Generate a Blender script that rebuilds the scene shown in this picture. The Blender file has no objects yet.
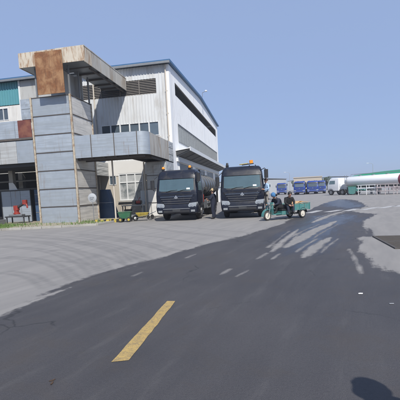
import bpy, bmesh, math, random
from mathutils import Vector, Matrix
random.seed(7)
scene = bpy.context.scene
R = math.radians

# ------------------------------------------------------------------ camera
PITCH, ROLL, EYE = R(5.1), R(2.8), 1.6
fw = Vector((0, math.cos(PITCH), -math.sin(PITCH)))
u0 = Vector((0, math.sin(PITCH), math.cos(PITCH)))
r0 = Vector((1, 0, 0))
upv = u0 * math.cos(ROLL) + r0 * math.sin(ROLL)
rtv = r0 * math.cos(ROLL) - u0 * math.sin(ROLL)
cam_data = bpy.data.cameras.new('camera')
cam = bpy.data.objects.new('camera', cam_data)
scene.collection.objects.link(cam)
m = Matrix((rtv, upv, -fw)).transposed().to_4x4()
m.translation = (0, 0, EYE)
cam.matrix_world = m
cam_data.sensor_width = 36
cam_data.lens = 36 * 365 / 400
cam_data.shift_y = 25.1 / 400
cam_data.clip_end = 6000
scene.camera = cam

# ------------------------------------------------------------------ sky and sun
YAW = R(10.5)                                    # the factory's own grid is turned by this much
U = Vector((math.cos(YAW), -math.sin(YAW), 0))
V = Vector((math.sin(YAW), math.cos(YAW), 0))
ORG = Vector((-7.79, 23.38, 0))
light_dir = (-0.46 * U + 1.0 * V + Vector((0, 0, -1.12))).normalized()
to_sun = -light_dir
world = bpy.data.worlds.new('World')
scene.world = world
world.use_nodes = True
wn = world.node_tree
wn.nodes.clear()
sky = wn.nodes.new('ShaderNodeTexSky')
sky.sky_type = 'NISHITA'
sky.sun_disc = False
sky.sun_elevation = math.asin(to_sun.z)
sky.sun_rotation = math.atan2(to_sun.x, to_sun.y)
sky.air_density = 1.0
sky.dust_density = 0.8
sky.ozone_density = 6.0
bg = wn.nodes.new('ShaderNodeBackground')
bg.inputs['Strength'].default_value = 0.15
wo = wn.nodes.new('ShaderNodeOutputWorld')
hz_mix = wn.nodes.new('ShaderNodeMix'); hz_mix.data_type = 'RGBA'       # thin even milky veil over the whole sky
hz_mix.inputs[0].default_value = 0.86
hz_mix.inputs[7].default_value = (1.86, 2.46, 3.90, 1)
wn.links.new(sky.outputs[0], hz_mix.inputs[6])
wn.links.new(hz_mix.outputs[2], bg.inputs[0])
wn.links.new(bg.outputs[0], wo.inputs[0])
sun_data = bpy.data.lights.new('sun', 'SUN')
sun_data.energy = 4.4
sun_data.angle = R(0.55)
sun_data.color = (1.0, 0.955, 0.88)
sun = bpy.data.objects.new('sun', sun_data)
sun.rotation_euler = light_dir.to_track_quat('-Z', 'Y').to_euler()
sun.location = (0, -20, 40)
scene.collection.objects.link(sun)
scene.view_settings.view_transform = 'Standard'
scene.view_settings.look = 'None'
scene.view_settings.exposure = 0.25
scene.view_settings.gamma = 1.0
scene.view_settings.use_curve_mapping = False
scene.cycles.use_denoising = True
scene.cycles.max_bounces = 6
scene.cycles.transparent_max_bounces = 8

# ------------------------------------------------------------------ materials
MATS = {}
def new_mat(name):
    mt = bpy.data.materials.new(name); mt.use_nodes = True
    nt = mt.node_tree; nt.nodes.clear()
    b = nt.nodes.new('ShaderNodeBsdfPrincipled'); o = nt.nodes.new('ShaderNodeOutputMaterial')
    nt.links.new(b.outputs[0], o.inputs[0])
    MATS[name] = mt
    return mt, nt, b
def nd(nt, kind, **kw):
    n = nt.nodes.new(kind)
    for k, v in kw.items():
        if k in n.inputs: n.inputs[k].default_value = v
        else: setattr(n, k, v)
    return n
def noise(nt, vec, scale, detail=4, rough=.55, dist=0):
    n = nd(nt, 'ShaderNodeTexNoise', Scale=scale, Detail=detail, Roughness=rough, Distortion=dist)
    if vec is not None: nt.links.new(vec, n.inputs['Vector'])
    return n.outputs['Fac']
def ramp(nt, fac, stops, interp='LINEAR'):
    r = nt.nodes.new('ShaderNodeValToRGB'); nt.links.new(fac, r.inputs[0])
    r.color_ramp.interpolation = interp
    el = r.color_ramp.elements
    while len(el) < len(stops): el.new(.5)
    for e, (p, c) in zip(el, stops):
        e.position = p; e.color = (c, c, c, 1) if isinstance(c, (int, float)) else (*c, 1)
    return r.outputs[0]
def mixc(nt, fac, a, b, blend='MIX'):
    n = nt.nodes.new('ShaderNodeMix'); n.data_type = 'RGBA'; n.blend_type = blend
    for sock, val in ((n.inputs[0], fac), (n.inputs[6], a), (n.inputs[7], b)):
        if hasattr(val, 'links'): nt.links.new(val, sock)
        elif isinstance(val, (int, float)): sock.default_value = val if sock.type == 'VALUE' else (val, val, val, 1)
        else: sock.default_value = (*val, 1)
    return n.outputs[2]
def mth(nt, op, a, b=None, c=None, clamp=False):
    n = nt.nodes.new('ShaderNodeMath'); n.operation = op; n.use_clamp = clamp
    for i, val in enumerate((a, b, c)):
        if val is None: continue
        if hasattr(val, 'links'): nt.links.new(val, n.inputs[i])
        else: n.inputs[i].default_value = val
    return n.outputs[0]
def pos(nt, sx=1, sy=1, sz=1):
    g = nt.nodes.new('ShaderNodeNewGeometry')
    v = nt.nodes.new('ShaderNodeVectorMath'); v.operation = 'MULTIPLY'
    v.inputs[1].default_value = (sx, sy, sz)
    nt.links.new(g.outputs['Position'], v.inputs[0])
    return v.outputs[0]
def bump(nt, bsdf, h, strength=.3, dist=.02):
    b = nd(nt, 'ShaderNodeBump', Strength=strength, Distance=dist)
    nt.links.new(h, b.inputs['Height']); nt.links.new(b.outputs[0], bsdf.inputs['Normal'])

def surf(name, col, rough=.6, metal=0, var=.12, scale=3, stain=None, stain_amt=.5, stain_scale=1.2, streak=False, bmp=0, bscale=40, rand=0, coat=0, spec=.5, drip=None, drip_amt=.4):
    """painted or raw surface: base colour, soft tone variation, optional stains that run down it"""
    mt, nt, b = new_mat(name)
    p = pos(nt)
    n1 = noise(nt, p, scale, 5)
    dark = tuple(c * (1 - var) for c in col); lite = tuple(min(1, c * (1 + var)) for c in col)
    c = mixc(nt, n1, dark, lite)
    if rand:
        oi = nt.nodes.new('ShaderNodeObjectInfo')
        k = mth(nt, 'MULTIPLY_ADD', oi.outputs['Random'], rand, 1 - rand / 2)
        c = mixc(nt, 1.0, c, k, 'MULTIPLY')
    if stain:
        ps = pos(nt, .22, .22, 4.5) if streak == 'h' else (pos(nt, 1, 1, .22) if streak else p)
        n2 = noise(nt, ps, stain_scale, 6, .65, .4)
        lo = .62 - .3 * stain_amt
        f = ramp(nt, n2, [(lo, 0), (lo + .16, .85)])
        c = mixc(nt, f, c, stain)
    if drip:                                                    # narrow rusty runs below joints and fixings
        n3 = noise(nt, pos(nt, 5, 5, .35), 1.6, 5, .7, .2); n4 = noise(nt, p, .9, 3)
        f3 = mth(nt, 'MULTIPLY', ramp(nt, n3, [(.54, 0), (.72, .9)]), ramp(nt, n4, [(.62-.35*drip_amt, 0), (.80-.35*drip_amt, 1)]))
        c = mixc(nt, f3, c, drip)
    nt.links.new(c, b.inputs['Base Color'])
    rr = mth(nt, 'MULTIPLY_ADD', n1, .25, rough - .12, clamp=True)
    nt.links.new(rr, b.inputs['Roughness'])
    b.inputs['Metallic'].default_value = metal
    b.inputs['Coat Weight'].default_value = coat
    b.inputs['Coat Roughness'].default_value = .08
    b.inputs['Specular IOR Level'].default_value = spec
    if bmp: bump(nt, b, noise(nt, p, bscale, 3), bmp, .01)
    return mt

surf('gable_sheet', (.84, .84, .83), .5, var=.04, scale=.8, stain=(.70, .69, .67), stain_amt=.3, streak=True, stain_scale=1.5, drip=(.58, .54, .49), drip_amt=.35)  # smoother, whiter sheet, with extra side light put into the white
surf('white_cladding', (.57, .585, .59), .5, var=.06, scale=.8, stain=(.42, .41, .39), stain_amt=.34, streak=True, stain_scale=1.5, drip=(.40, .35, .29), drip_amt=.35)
surf('grey_cladding', (.40, .40, .385), .55, var=.10, scale=1.2, stain=(.27, .25, .22), stain_amt=.4, streak=True)
surf('teal_cladding', (.085, .26, .30), .5, var=.10, scale=1.5, stain=(.10, .28, .30), stain_amt=.35, streak=True)
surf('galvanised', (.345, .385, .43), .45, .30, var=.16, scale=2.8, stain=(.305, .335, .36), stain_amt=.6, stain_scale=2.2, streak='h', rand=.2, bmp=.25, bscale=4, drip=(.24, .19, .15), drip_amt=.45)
surf('galvanised_worn', (.43, .44, .435), .5, .25, var=.12, scale=1.8, stain=(.36, .36, .35), stain_amt=.5, stain_scale=2.0, streak='h', rand=.16, bmp=.25, bscale=4, drip=(.22, .16, .12), drip_amt=.6)
surf('rust_plate', (.19, .082, .034), .85, var=.5, scale=8, stain=(.33, .19, .095), stain_amt=.55, stain_scale=1.5, streak=False, bmp=.3, bscale=30, drip=(.085, .038, .020), drip_amt=.75)
surf('maroon_plate', (.12, .035, .03), .8, var=.3, scale=3, stain=(.2, .08, .05), stain_amt=.4, bmp=.2)
surf('cream_rusted', (.50, .45, .37), .75, var=.14, scale=3, stain=(.27, .155, .08), stain_amt=.52, stain_scale=6.5, streak=True, bmp=.2)
surf('duct_grey', (.42, .405, .37), .65, var=.12, scale=2, stain=(.28, .22, .16), stain_amt=.45, stain_scale=2.0, streak=True, rand=.08)
surf('angle_iron', (.10, .085, .075), .7, .3, var=.3, scale=6)
surf('post_cream', (.42, .37, .29), .65, var=.15, scale=4, stain=(.24, .15, .09), stain_amt=.5, stain_scale=5)
surf('steel_dark', (.05, .052, .055), .55, .3, var=.2, scale=5)
surf('steel_grey', (.22, .23, .24), .5, .4, var=.15, scale=5)
surf('concrete', (.33, .32, .295), .85, var=.12, scale=2, stain=(.24, .225, .20), stain_amt=.5, bmp=.25, bscale=25)
surf('plaster_beige', (.43, .39, .33), .85, var=.08, scale=1.5, stain=(.30, .27, .23), stain_amt=.4, streak=True, bmp=.1)
surf('plaster_white', (.60, .59, .565), .8, var=.06, scale=1.5, stain=(.42, .40, .37), stain_amt=.35, streak=True)
surf('blue_roof', (.045, .13, .26), .45, .2, var=.15, scale=2)
surf('frame_white', (.62, .63, .63), .5, var=.06, scale=4)
surf('louver_brown', (.17, .155, .14), .6, var=.25, scale=4)
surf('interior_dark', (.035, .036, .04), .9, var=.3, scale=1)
surf('downpipe', (.52, .47, .40), .6, var=.1, scale=4)
surf('translucent_sheet', (.42, .47, .50), .35, var=.14, scale=2.5, stain=(.32, .36, .39), stain_amt=.5, streak=True, rand=.2)
surf('galvanised_lit_side', (.62, .60, .565), .55, .15, var=.14, scale=2.6, stain=(.47, .46, .44), stain_amt=.55, stain_scale=2.0, streak='h', rand=.12, bmp=.25, bscale=4, drip=(.30, .24, .19), drip_amt=.5)  # paler copy of galvanised; brightness of the lit side is in the colour
surf('curtained_glass', (.36, .37, .37), .3, var=.2, scale=2.5, stain=(.12, .14, .15), stain_amt=.45, rand=.5, spec=.8)
surf('cab_interior', (.045, .045, .048), .8, var=.2, scale=5)
surf('seat_cloth', (.10, .105, .115), .85, var=.2, scale=7)
surf('headliner', (.24, .24, .23), .9, var=.08, scale=5)
surf('window_glass', (.075, .10, .125), .12, var=.3, scale=2, rand=.6, spec=.8)
surf('truck_navy', (.007, .010, .021), .42, .0, var=.35, scale=3, stain=(.036, .034, .033), stain_amt=.26, stain_scale=2.5, coat=.15, spec=.3)
surf('truck_blue', (.006, .038, .24), .35, .0, var=.15, scale=3, coat=.4)
surf('truck_white', (.72, .73, .74), .35, .0, var=.05, scale=2, coat=.4)
surf('cab_glass', (.12, .185, .195), .07, var=.18, scale=1.6, spec=.9)
def glass_mat(name, tint, base_refl):
    mt = bpy.data.materials.new(name); mt.use_nodes = True; nt = mt.node_tree; nt.nodes.clear(); MATS[name] = mt
    tr = nt.nodes.new('ShaderNodeBsdfTransparent'); tr.inputs[0].default_value = (*tint, 1)
    gl = nt.nodes.new('ShaderNodeBsdfGlossy'); gl.inputs['Roughness'].default_value = .06; gl.inputs['Color'].default_value = (.92, 1.0, .86, 1)
    fr = nt.nodes.new('ShaderNodeFresnel'); fr.inputs[0].default_value = 1.5
    f = mth(nt, 'MULTIPLY_ADD', noise(nt, pos(nt), 2.5, 4), .10, base_refl - .05); f = mth(nt, 'ADD', fr.outputs[0], f)
    mx = nt.nodes.new('ShaderNodeMixShader'); nt.links.new(f, mx.inputs[0]); nt.links.new(tr.outputs[0], mx.inputs[1]); nt.links.new(gl.outputs[0], mx.inputs[2])
    o = nt.nodes.new('ShaderNodeOutputMaterial'); nt.links.new(mx.outputs[0], o.inputs[0])
glass_mat('windscreen_glass', (.70, .84, .77), .25)
surf('black_plastic', (.018, .018, .02), .5, var=.25, scale=8)
surf('rubber', (.022, .021, .021), .8, var=.3, scale=8, stain=(.09, .08, .07), stain_amt=.3)
surf('rim_steel', (.30, .30, .30), .45, .6, var=.2, scale=8, stain=(.16, .13, .10), stain_amt=.4, stain_scale=6)
surf('rim_cream', (.62, .58, .50), .5, .1, var=.12, scale=8)
surf('chrome', (.62, .64, .66), .16, .9, var=.05, scale=5)
surf('lamp_clear', (.30, .32, .33), .12, .3, var=.12, scale=14, spec=.8)
surf('amber', (.80, .27, .02), .25, var=.1, scale=10)
surf('red_paint', (.27, .03, .02), .5, var=.3, scale=6, stain=(.12, .04, .03), stain_amt=.4, stain_scale=8)
surf('tank_navy', (.12, .14, .17), .33, .15, var=.2, scale=2, stain=(.14, .14, .14), stain_amt=.35, stain_scale=2, coat=.3)
surf('plate_yellow', (.70, .48, .03), .5, var=.05)
surf('teal_paint', (.06, .205, .195), .42, var=.15, scale=5, stain=(.17, .20, .18), stain_amt=.35, stain_scale=5, coat=.15)
surf('green_paint', (.03, .125, .06), .5, var=.2, scale=5, stain=(.09, .11, .07), stain_amt=.4, stain_scale=5)
surf('yellow_paint', (.45, .34, .05), .6, var=.25, scale=6, stain=(.16, .13, .07), stain_amt=.45, stain_scale=7)
surf('cardboard', (.52, .33, .17), .85, var=.12, scale=4)
surf('tarp_blue', (.045, .085, .16), .6, var=.2, scale=3, stain=(.07, .11, .17), stain_amt=.5)
surf('skin', (.42, .235, .16), .55, var=.08, scale=12)
surf('hair_black', (.012, .010, .009), .5, var=.2, scale=20)
surf('hair_brown', (.055, .026, .015), .5, var=.2, scale=20)
surf('cloth_navy', (.012, .016, .032), .85, var=.3, scale=9, bmp=.9, bscale=22)
surf('cloth_black', (.010, .010, .012), .85, var=.3, scale=9, bmp=.9, bscale=22)
surf('cloth_sky', (.30, .42, .58), .85, var=.16, scale=8, bmp=.9, bscale=22)
surf('cloth_grey', (.27, .25, .22), .85, var=.3, scale=14, bmp=.9, bscale=22)
surf('cloth_blue', (.05, .16, .33), .85, var=.2, scale=9, bmp=.9, bscale=22)
surf('shoe', (.02, .018, .016), .6, var=.2, scale=9)
surf('eye_dark', (.015, .012, .01), .2, var=.1)
surf('lip', (.30, .11, .09), .5, var=.05)
surf('tan_vest', (.42, .32, .18), .8, var=.2, scale=9)
surf('far_beige', (.42, .37, .31), .8, var=.06, scale=.4)
surf('far_grey', (.36, .38, .40), .8, var=.06, scale=.4)
surf('far_roof', (.22, .24, .26), .7, var=.06, scale=.5)
surf('green_roof', (.02, .30, .17), .5, var=.08, scale=.5)
surf('tank_white', (.86, .86, .85), .3, .0, var=.03, scale=1, coat=.4)
surf('tank_maroon', (.20, .035, .055), .4, var=.1, scale=2)
surf('pink_cloth', (.50, .43, .43), .8, var=.15, scale=4)
surf('pole_grey', (.34, .35, .36), .6, .2, var=.1)
surf('dirt', (.30, .26, .20), .95, var=.2, scale=4, stain=(.16, .17, .08), stain_amt=.45, stain_scale=3, bmp=.5, bscale=30)
surf('grass_blade', (.085, .155, .03), .7, var=.45, scale=5)
surf('leaf_dry', (.06, .035, .02), .8, var=.3, scale=40)
surf('paper_white', (.75, .75, .74), .8, var=.05)
surf('grate_iron', (.085, .075, .066), .7, .2, var=.35, scale=10)
surf('pit_black', (.012, .012, .012), .9, var=.2)
surf('tree_far', (.05, .085, .035), .8, var=.3, scale=1)
surf('bark', (.10, .075, .055), .9, var=.3, scale=6)

# ------------------------------------------------------------------ helpers
def rawlink(o): scene.collection.objects.link(o)
class MB:
    def __init__(s): s.v = []; s.f = []; s.mi = []
    def add(s, vs, fs, mi=0):
        k = len(s.v); s.v += [tuple(v) for v in vs]
        s.f += [tuple(i + k for i in f) for f in fs]; s.mi += [mi] * len(fs)
        return s
    def box(s, a, b, mi=0):
        x0, y0, z0 = a; x1, y1, z1 = b
        vs = [(x0,y0,z0),(x1,y0,z0),(x1,y1,z0),(x0,y1,z0),(x0,y0,z1),(x1,y0,z1),(x1,y1,z1),(x0,y1,z1)]
        return s.add(vs, [(0,3,2,1),(4,5,6,7),(0,1,5,4),(1,2,6,5),(2,3,7,6),(3,0,4,7)], mi)
    def bar(s, p, q, w, h=None, mi=0):
        h = h or w; p = Vector(p); q = Vector(q); d = (q - p).normalized()
        a = d.cross(Vector((0,0,1)))
        if a.length < 1e-3: a = Vector((1,0,0))
        a.normalize(); b = a.cross(d)
        vs = []
        for c in (p, q):
            for sx, sy in ((-1,-1),(1,-1),(1,1),(-1,1)): vs.append(c + a*(sx*w/2) + b*(sy*h/2))
        return s.add(vs, [(3,2,1,0),(4,5,6,7),(0,1,5,4),(1,2,6,5),(2,3,7,6),(3,0,4,7)], mi)
    def tube(s, pts, r, n=8, mi=0, cap=True):
        pts = [Vector(p) for p in pts]; rs = r if isinstance(r, (list, tuple)) else [r]*len(pts)
        rings = []; ref = None
        for i, p in enumerate(pts):
            d = (pts[min(i+1, len(pts)-1)] - pts[max(i-1, 0)]).normalized()
            if ref is None:
                ref = d.cross(Vector((0,0,1)))
                if ref.length < 1e-3: ref = Vector((1,0,0))
            ref = (ref - d*ref.dot(d)).normalized(); b = d.cross(ref)
            rings.append([p + (ref*math.cos(t) + b*math.sin(t))*rs[i] for t in (2*math.pi*k/n for k in range(n))])
        return s.loft(rings, mi, cap)
    def loft(s, rings, mi=0, cap=True, closed=True):
        n = len(rings[0]); vs = [v for r in rings for v in r]; fs = []
        for i in range(len(rings)-1):
            for k in range(n if closed else n-1):
                a, b = i*n+k, i*n+(k+1)%n
                fs.append((a, b, b+n, a+n))
        if cap: fs.append(tuple(range(n-1,-1,-1))); fs.append(tuple((len(rings)-1)*n+k for k in range(n)))
        return s.add(vs, fs, mi)
    def lathe(s, prof, axis='z', c=(0,0,0), n=20, mi=0, cap=True):
        """prof: list of (radius, along)"""
        rings = []
        for r, a in prof:
            ring = []
            for k in range(n):
                t = 2*math.pi*k/n; x, y = r*math.cos(t), r*math.sin(t)
                p = (x,y,a) if axis=='z' else ((a,x,y) if axis=='x' else (y,a,x))
                ring.append((p[0]+c[0], p[1]+c[1], p[2]+c[2]))
            rings.append(ring)
        return s.loft(rings, mi, cap)
    def prism(s, poly, axis, a, b, mi=0):
        """2-D polygon extruded along axis: x -> (a, p, q), y -> (p, a, q), z -> (p, q, a)"""
        def at(p, q, t): return (t,p,q) if axis=='x' else ((p,t,q) if axis=='y' else (p,q,t))
        return s.loft([[at(p,q,a) for p,q in poly], [at(p,q,b) for p,q in poly]], mi)
    def build(s, name, mats, parent=None, bevel=0, smooth=False, segs=2):
        me = bpy.data.meshes.new(name); me.from_pydata(s.v, [], s.f)
        mats = mats if isinstance(mats, (list, tuple)) else [mats]
        for x in mats: me.materials.append(MATS[x])
        if len(mats) > 1: me.polygons.foreach_set('material_index', s.mi)
        bm = bmesh.new(); bm.from_mesh(me)
        bmesh.ops.recalc_face_normals(bm, faces=bm.faces[:])
        bm.to_mesh(me); bm.free()
        if smooth: me.shade_smooth(); me.set_sharp_from_angle(angle=R(38))
        o = bpy.data.objects.new(name, me); rawlink(o)
        if parent: o.parent = parent
        if bevel:
            md = o.modifiers.new('bevel', 'BEVEL'); md.width = bevel; md.segments = segs; md.limit_method = 'ANGLE'; md.angle_limit = R(40)
            md.harden_normals = False
        return o
def tag(o, label=None, cat=None, group=None, kind=None):
    for k, v in (('label', label), ('category', cat), ('group', group), ('kind', kind)):
        if v: o[k] = v
    return o
def thing(name, label, cat, loc=(0,0,0), rz=0, group=None):
    o = bpy.data.objects.new(name, None); rawlink(o)
    o.empty_display_size = .3; o.location = loc; o.rotation_euler = (0,0,rz)
    return tag(o, label, cat, group)
def dup(o, parent, loc=None, rot=None, sc=None):
    c = o.copy(); rawlink(c); c.parent = parent
    if loc is not None: c.location = loc
    if rot is not None: c.rotation_euler = rot
    if sc is not None: c.scale = sc
    return c
def copy_tree(o, parent=None):
    c = o.copy(); rawlink(c); c.parent = parent
    for ch in list(o.children): copy_tree(ch, c)
    return c
def W(u, v, z=0): return ORG + U*u + V*v + Vector((0,0,z))
def rring(x0, x1, y0, y1, z, r, n=4):
    """rounded rectangle ring in the xy plane"""
    out = []
    for cx, cy, t0 in ((x1-r,y0+r,-90),(x1-r,y1-r,0),(x0+r,y1-r,90),(x0+r,y0+r,180)):
        for k in range(n+1):
            t = R(t0 + 90*k/n); out.append((cx+r*math.cos(t), cy+r*math.sin(t), z))
    return out
# ------------------------------------------------------------------ ground
import numpy as np
DARK = [(-60,-40),(-9,-2),(-2.89,5.04),(-2.73,5.62),(-2.59,6.5),(-2.34,7.5),(-1.84,8.09),(-1.28,8.92),(-.71,9.8),(-.03,10.87),(1.17,12.34),(2.45,14.4),(3.71,16.45),(6.12,22.18),(9.25,29.13),(12.19,35.32),(17,43.99),(16.63,38.92),(12.49,26.99),(9.46,22.58),(9.19,20.59),(9.42,19.43),(7.15,16.04),(5.97,13.06),(5.31,11.21),(4.75,11.0),(4.63,10.73),(3.95,8.86),(3.5,7.32),(3.37,6.76),(3.48,6.31),(4.3,5.4),(7,1),(60,-40)]
STREAKS = [([(1.79,9.21),(2.22,10.31),(2.8,11.7),(3.82,14.12)],.12), ([(2.32,9.9),(3.1,11.32),(4.14,13.23),(5.07,14.73),(6.22,16.62)],.27), ([(2.34,8.27),(2.86,9.29),(3.48,10.39),(4.05,11.33)],.19),
           ([(.63,6.73),(.94,7.23)],.03), ([(.36,6.96),(.57,7.42)],.02), ([(1.62,8.27),(1.95,8.94)],.04), ([(3.73,9.09),(3.38,7.98),(3.05,6.98),(2.88,6.49)],.03), ([(1.29,8.36),(1.66,9.09)],.04),
           ([(5.1,16.45),(7.31,20.24),(9.14,22.88)],.22), ([(-1.39,7.2),(-1.26,7.54)],.012), ([(-.39,8.95),(-.14,9.47)],.015)]
PUDDLES = [[(15.61,47.86),(17.28,43.2),(12.49,26.99),(10.16,24.58),(10.31,29.9)],
           [(2.75,12.55),(6.14,20.26),(8.38,20.29),(7.8,17.49),(5.3,13.77),(3.84,10.36),(2.92,8.87),(2.01,8.7)]]
TRACKS = [[(-8.78,15.91),(-6.05,13.67),(-3.8,10.9),(-2.67,9.01),(-2.03,7.43),(-1.73,6.41)], [(-7.22,13.03),(-5.4,11.78),(-3.73,9.86),(-2.72,8.3),(-2.16,7.02)], [(-5.81,10.43),(-4.66,9.81),(-3.45,8.47),(-2.63,7.12)],
          [(-6.34,15.3),(-3.34,11.98),(-1.91,9.67),(-1.24,8.65)], [(-5.39,15.62),(-2.42,12.37),(-.87,10.01)], [(-4.6,8.19),(-3.76,7.62),(-2.95,6.57)], [(-9.55,17.33),(-5.56,14.35),(-2.92,11.01),(-1.85,8.67)], [(-3.2,19),(-1.2,15.5),(.9,12.6)]]
def smooth_line(pts, n=6):
    out = []
    for i in range(len(pts)-1):
        p0, p1, p2, p3 = pts[max(i-1,0)], pts[i], pts[i+1], pts[min(i+2,len(pts)-1)]
        for k in range(n):
            t = k/n; out.append(tuple(.5*((2*p1[d]) + (p2[d]-p0[d])*t + (2*p0[d]-5*p1[d]+4*p2[d]-p3[d])*t*t + (3*p1[d]-p0[d]-3*p2[d]+p3[d])*t**3) for d in (0,1)))
    return out + [pts[-1]]
def seg_dist(px, py, poly, closed):
    d = np.full(px.shape, 1e9); inside = np.zeros(px.shape, bool); n = len(poly)
    for i in range(n if closed else n-1):
        (ax, ay), (bx, by) = poly[i], poly[(i+1) % n]
        dx, dy = bx-ax, by-ay
        t = np.clip(((px-ax)*dx + (py-ay)*dy) / (dx*dx+dy*dy+1e-12), 0, 1)
        d = np.minimum(d, np.hypot(px-ax-t*dx, py-ay-t*dy))
        if closed and dy != 0:
            cond = ((ay > py) != (by > py)) & (px < (bx-ax)*(py-ay)/dy + ax)
            inside ^= cond
    return np.where(inside, -d, d) if closed else d
def spaced(lo, hi, step, far, grow=1.35):
    a = list(np.arange(lo, hi + step/2, step)); s = step
    left, right = a[0], a[-1]; L, Rr = [], []
    while right < far: s *= grow; right += s; Rr.append(right)
    s = step
    while left > -far: s *= grow; left -= s; L.append(left)
    return np.array(L[::-1] + a + Rr)
def refine(a, lo, hi, step):
    return np.concatenate([a[a < lo], np.arange(lo, hi, step), a[a >= hi]])
xs = refine(spaced(-12, 20, .095, 3000), -2, 6, .045); ys = refine(spaced(0, 30, .095, 3000), 4.5, 14, .045)
gx, gy = np.meshgrid(xs, ys)
px, py = gx.ravel(), gy.ravel()
nx, ny = len(xs), len(ys)
gv = np.stack([px, py, np.zeros_like(px)], 1)
ii, jj = np.meshgrid(np.arange(nx-1), np.arange(ny-1))
k0 = (jj*nx + ii).ravel()
gf = np.stack([k0, k0+1, k0+nx+1, k0+nx], 1)
gme = bpy.data.meshes.new('ground'); gme.from_pydata(gv.tolist(), [], gf.tolist())
sd = seg_dist(px, py, DARK, True)
stk = np.full(px.shape, 1e9)
for ln_, hw in STREAKS:
    ln_ = smooth_line(ln_); n_ = len(ln_)
    jit = random.Random(int(hw*1000) + n_)
    sides = [(o_, k_) for o_, k_ in ((-hw-.12, .022), (hw+.10, .016)) if hw > .1]
    for i_ in range(n_-1):
        w_ = .75*hw*min(1, .25 + 3*min(i_+.5, n_-1.5-i_)/(n_-1))*jit.uniform(.85, 1.12)
        stk = np.minimum(stk, seg_dist(px, py, ln_[i_:i_+2], False) - w_)
        if n_*.2 < i_ < n_*.8:                                   # thin side runs next to the broad ones
            for o_, k_ in sides:
                stk = np.minimum(stk, seg_dist(px - o_*.9, py + o_*.43, ln_[i_:i_+2], False) - k_)
pud = np.full(px.shape, 1e9)
for pl_ in PUDDLES: pud = np.minimum(pud, seg_dist(px, py, pl_, True))
trk = np.full(px.shape, 1e9)
for t_ in TRACKS:
    t_ = smooth_line(t_)
    for off in (0, .22, 1.5):
        trk = np.minimum(trk, seg_dist(px - off*.6, py - off*.8, t_, False))
for nm, arr in (('asphalt_edge', sd), ('puddle_edge', pud), ('tyre_track', trk), ('streak_edge', stk)):
    at = gme.attributes.new(nm, 'FLOAT', 'POINT'); at.data.foreach_set('value', np.clip(arr, -50, 50).astype(np.float32))
mt, nt, b = new_mat('ground')
P1 = pos(nt)
# coordinates stretched along the road for streaky edges
def dotp(v):
    n = nt.nodes.new('ShaderNodeVectorMath'); n.operation = 'DOT_PRODUCT'; nt.links.new(P1, n.inputs[0]); n.inputs[1].default_value = v
    return n.outputs['Value']
mp = nt.nodes.new('ShaderNodeCombineXYZ')
nt.links.new(dotp((.90*1.5, -.43*1.5, 0)), mp.inputs[0]); nt.links.new(dotp((.43*.24, .90*.24, 0)), mp.inputs[1])
def attr(n): a = nt.nodes.new('ShaderNodeAttribute'); a.attribute_name = n; return a.outputs['Fac']
streak = noise(nt, mp.outputs[0], 1.7, 6, .62, .3)
fine = noise(nt, P1, 7, 5, .6)
e = mth(nt, 'ADD', attr('asphalt_edge'), mth(nt, 'MULTIPLY_ADD', streak, 1.0, -.50))
e = mth(nt, 'ADD', e, mth(nt, 'MULTIPLY_ADD', fine, .36, -.18))
A = mth(nt, 'MULTIPLY_ADD', e, -7.5, .5, clamp=True)                # 1 on the dark damp road
e3 = mth(nt, 'ADD', attr('streak_edge'), mth(nt, 'MULTIPLY_ADD', noise(nt, mp.outputs[0], 4, 5, .6), .22, -.10))
e3 = mth(nt, 'ADD', e3, mth(nt, 'MULTIPLY_ADD', noise(nt, mp.outputs[0], 14, 3, .6), .07, -.035))
A = mth(nt, 'MULTIPLY', A, mth(nt, 'MULTIPLY_ADD', e3, 11, .42, clamp=True))
e2 = mth(nt, 'ADD', attr('puddle_edge'), mth(nt, 'MULTIPLY_ADD', streak, 2.4, -1.2))
Pd = mth(nt, 'MULTIPLY', mth(nt, 'MULTIPLY_ADD', e2, -1.0, .4, clamp=True), A)
# pale old yard surface
big = noise(nt, P1, .22, 4, .6); mid = noise(nt, P1, 1.3, 6, .65); gr = noise(nt, P1, 150, 2, .6); gr2 = noise(nt, P1, 260, 1, .5)
yard = mixc(nt, big, (.232, .219, .207), (.290, .276, .261))
yard = mixc(nt, ramp(nt, mid, [(.3, 0), (.75, 1)]), yard, mixc(nt, .5, yard, (.30, .286, .272)))
yard = mixc(nt, ramp(nt, streak, [(.40, .40), (.62, 0)]), yard, (.175, .170, .168))
tk = mth(nt, 'MULTIPLY_ADD', attr('tyre_track'), -9, 1.0, clamp=True)
tk = mth(nt, 'MULTIPLY', tk, ramp(nt, noise(nt, P1, 2.6, 5, .7), [(.28, .1), (.6, .62)]))
yard = mixc(nt, tk, yard, (.12, .118, .118))
yard = mixc(nt, mth(nt, 'MULTIPLY', ramp(nt, gr, [(.35, 1), (.52, 0)]), .28), yard, (.13, .128, .125))
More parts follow.
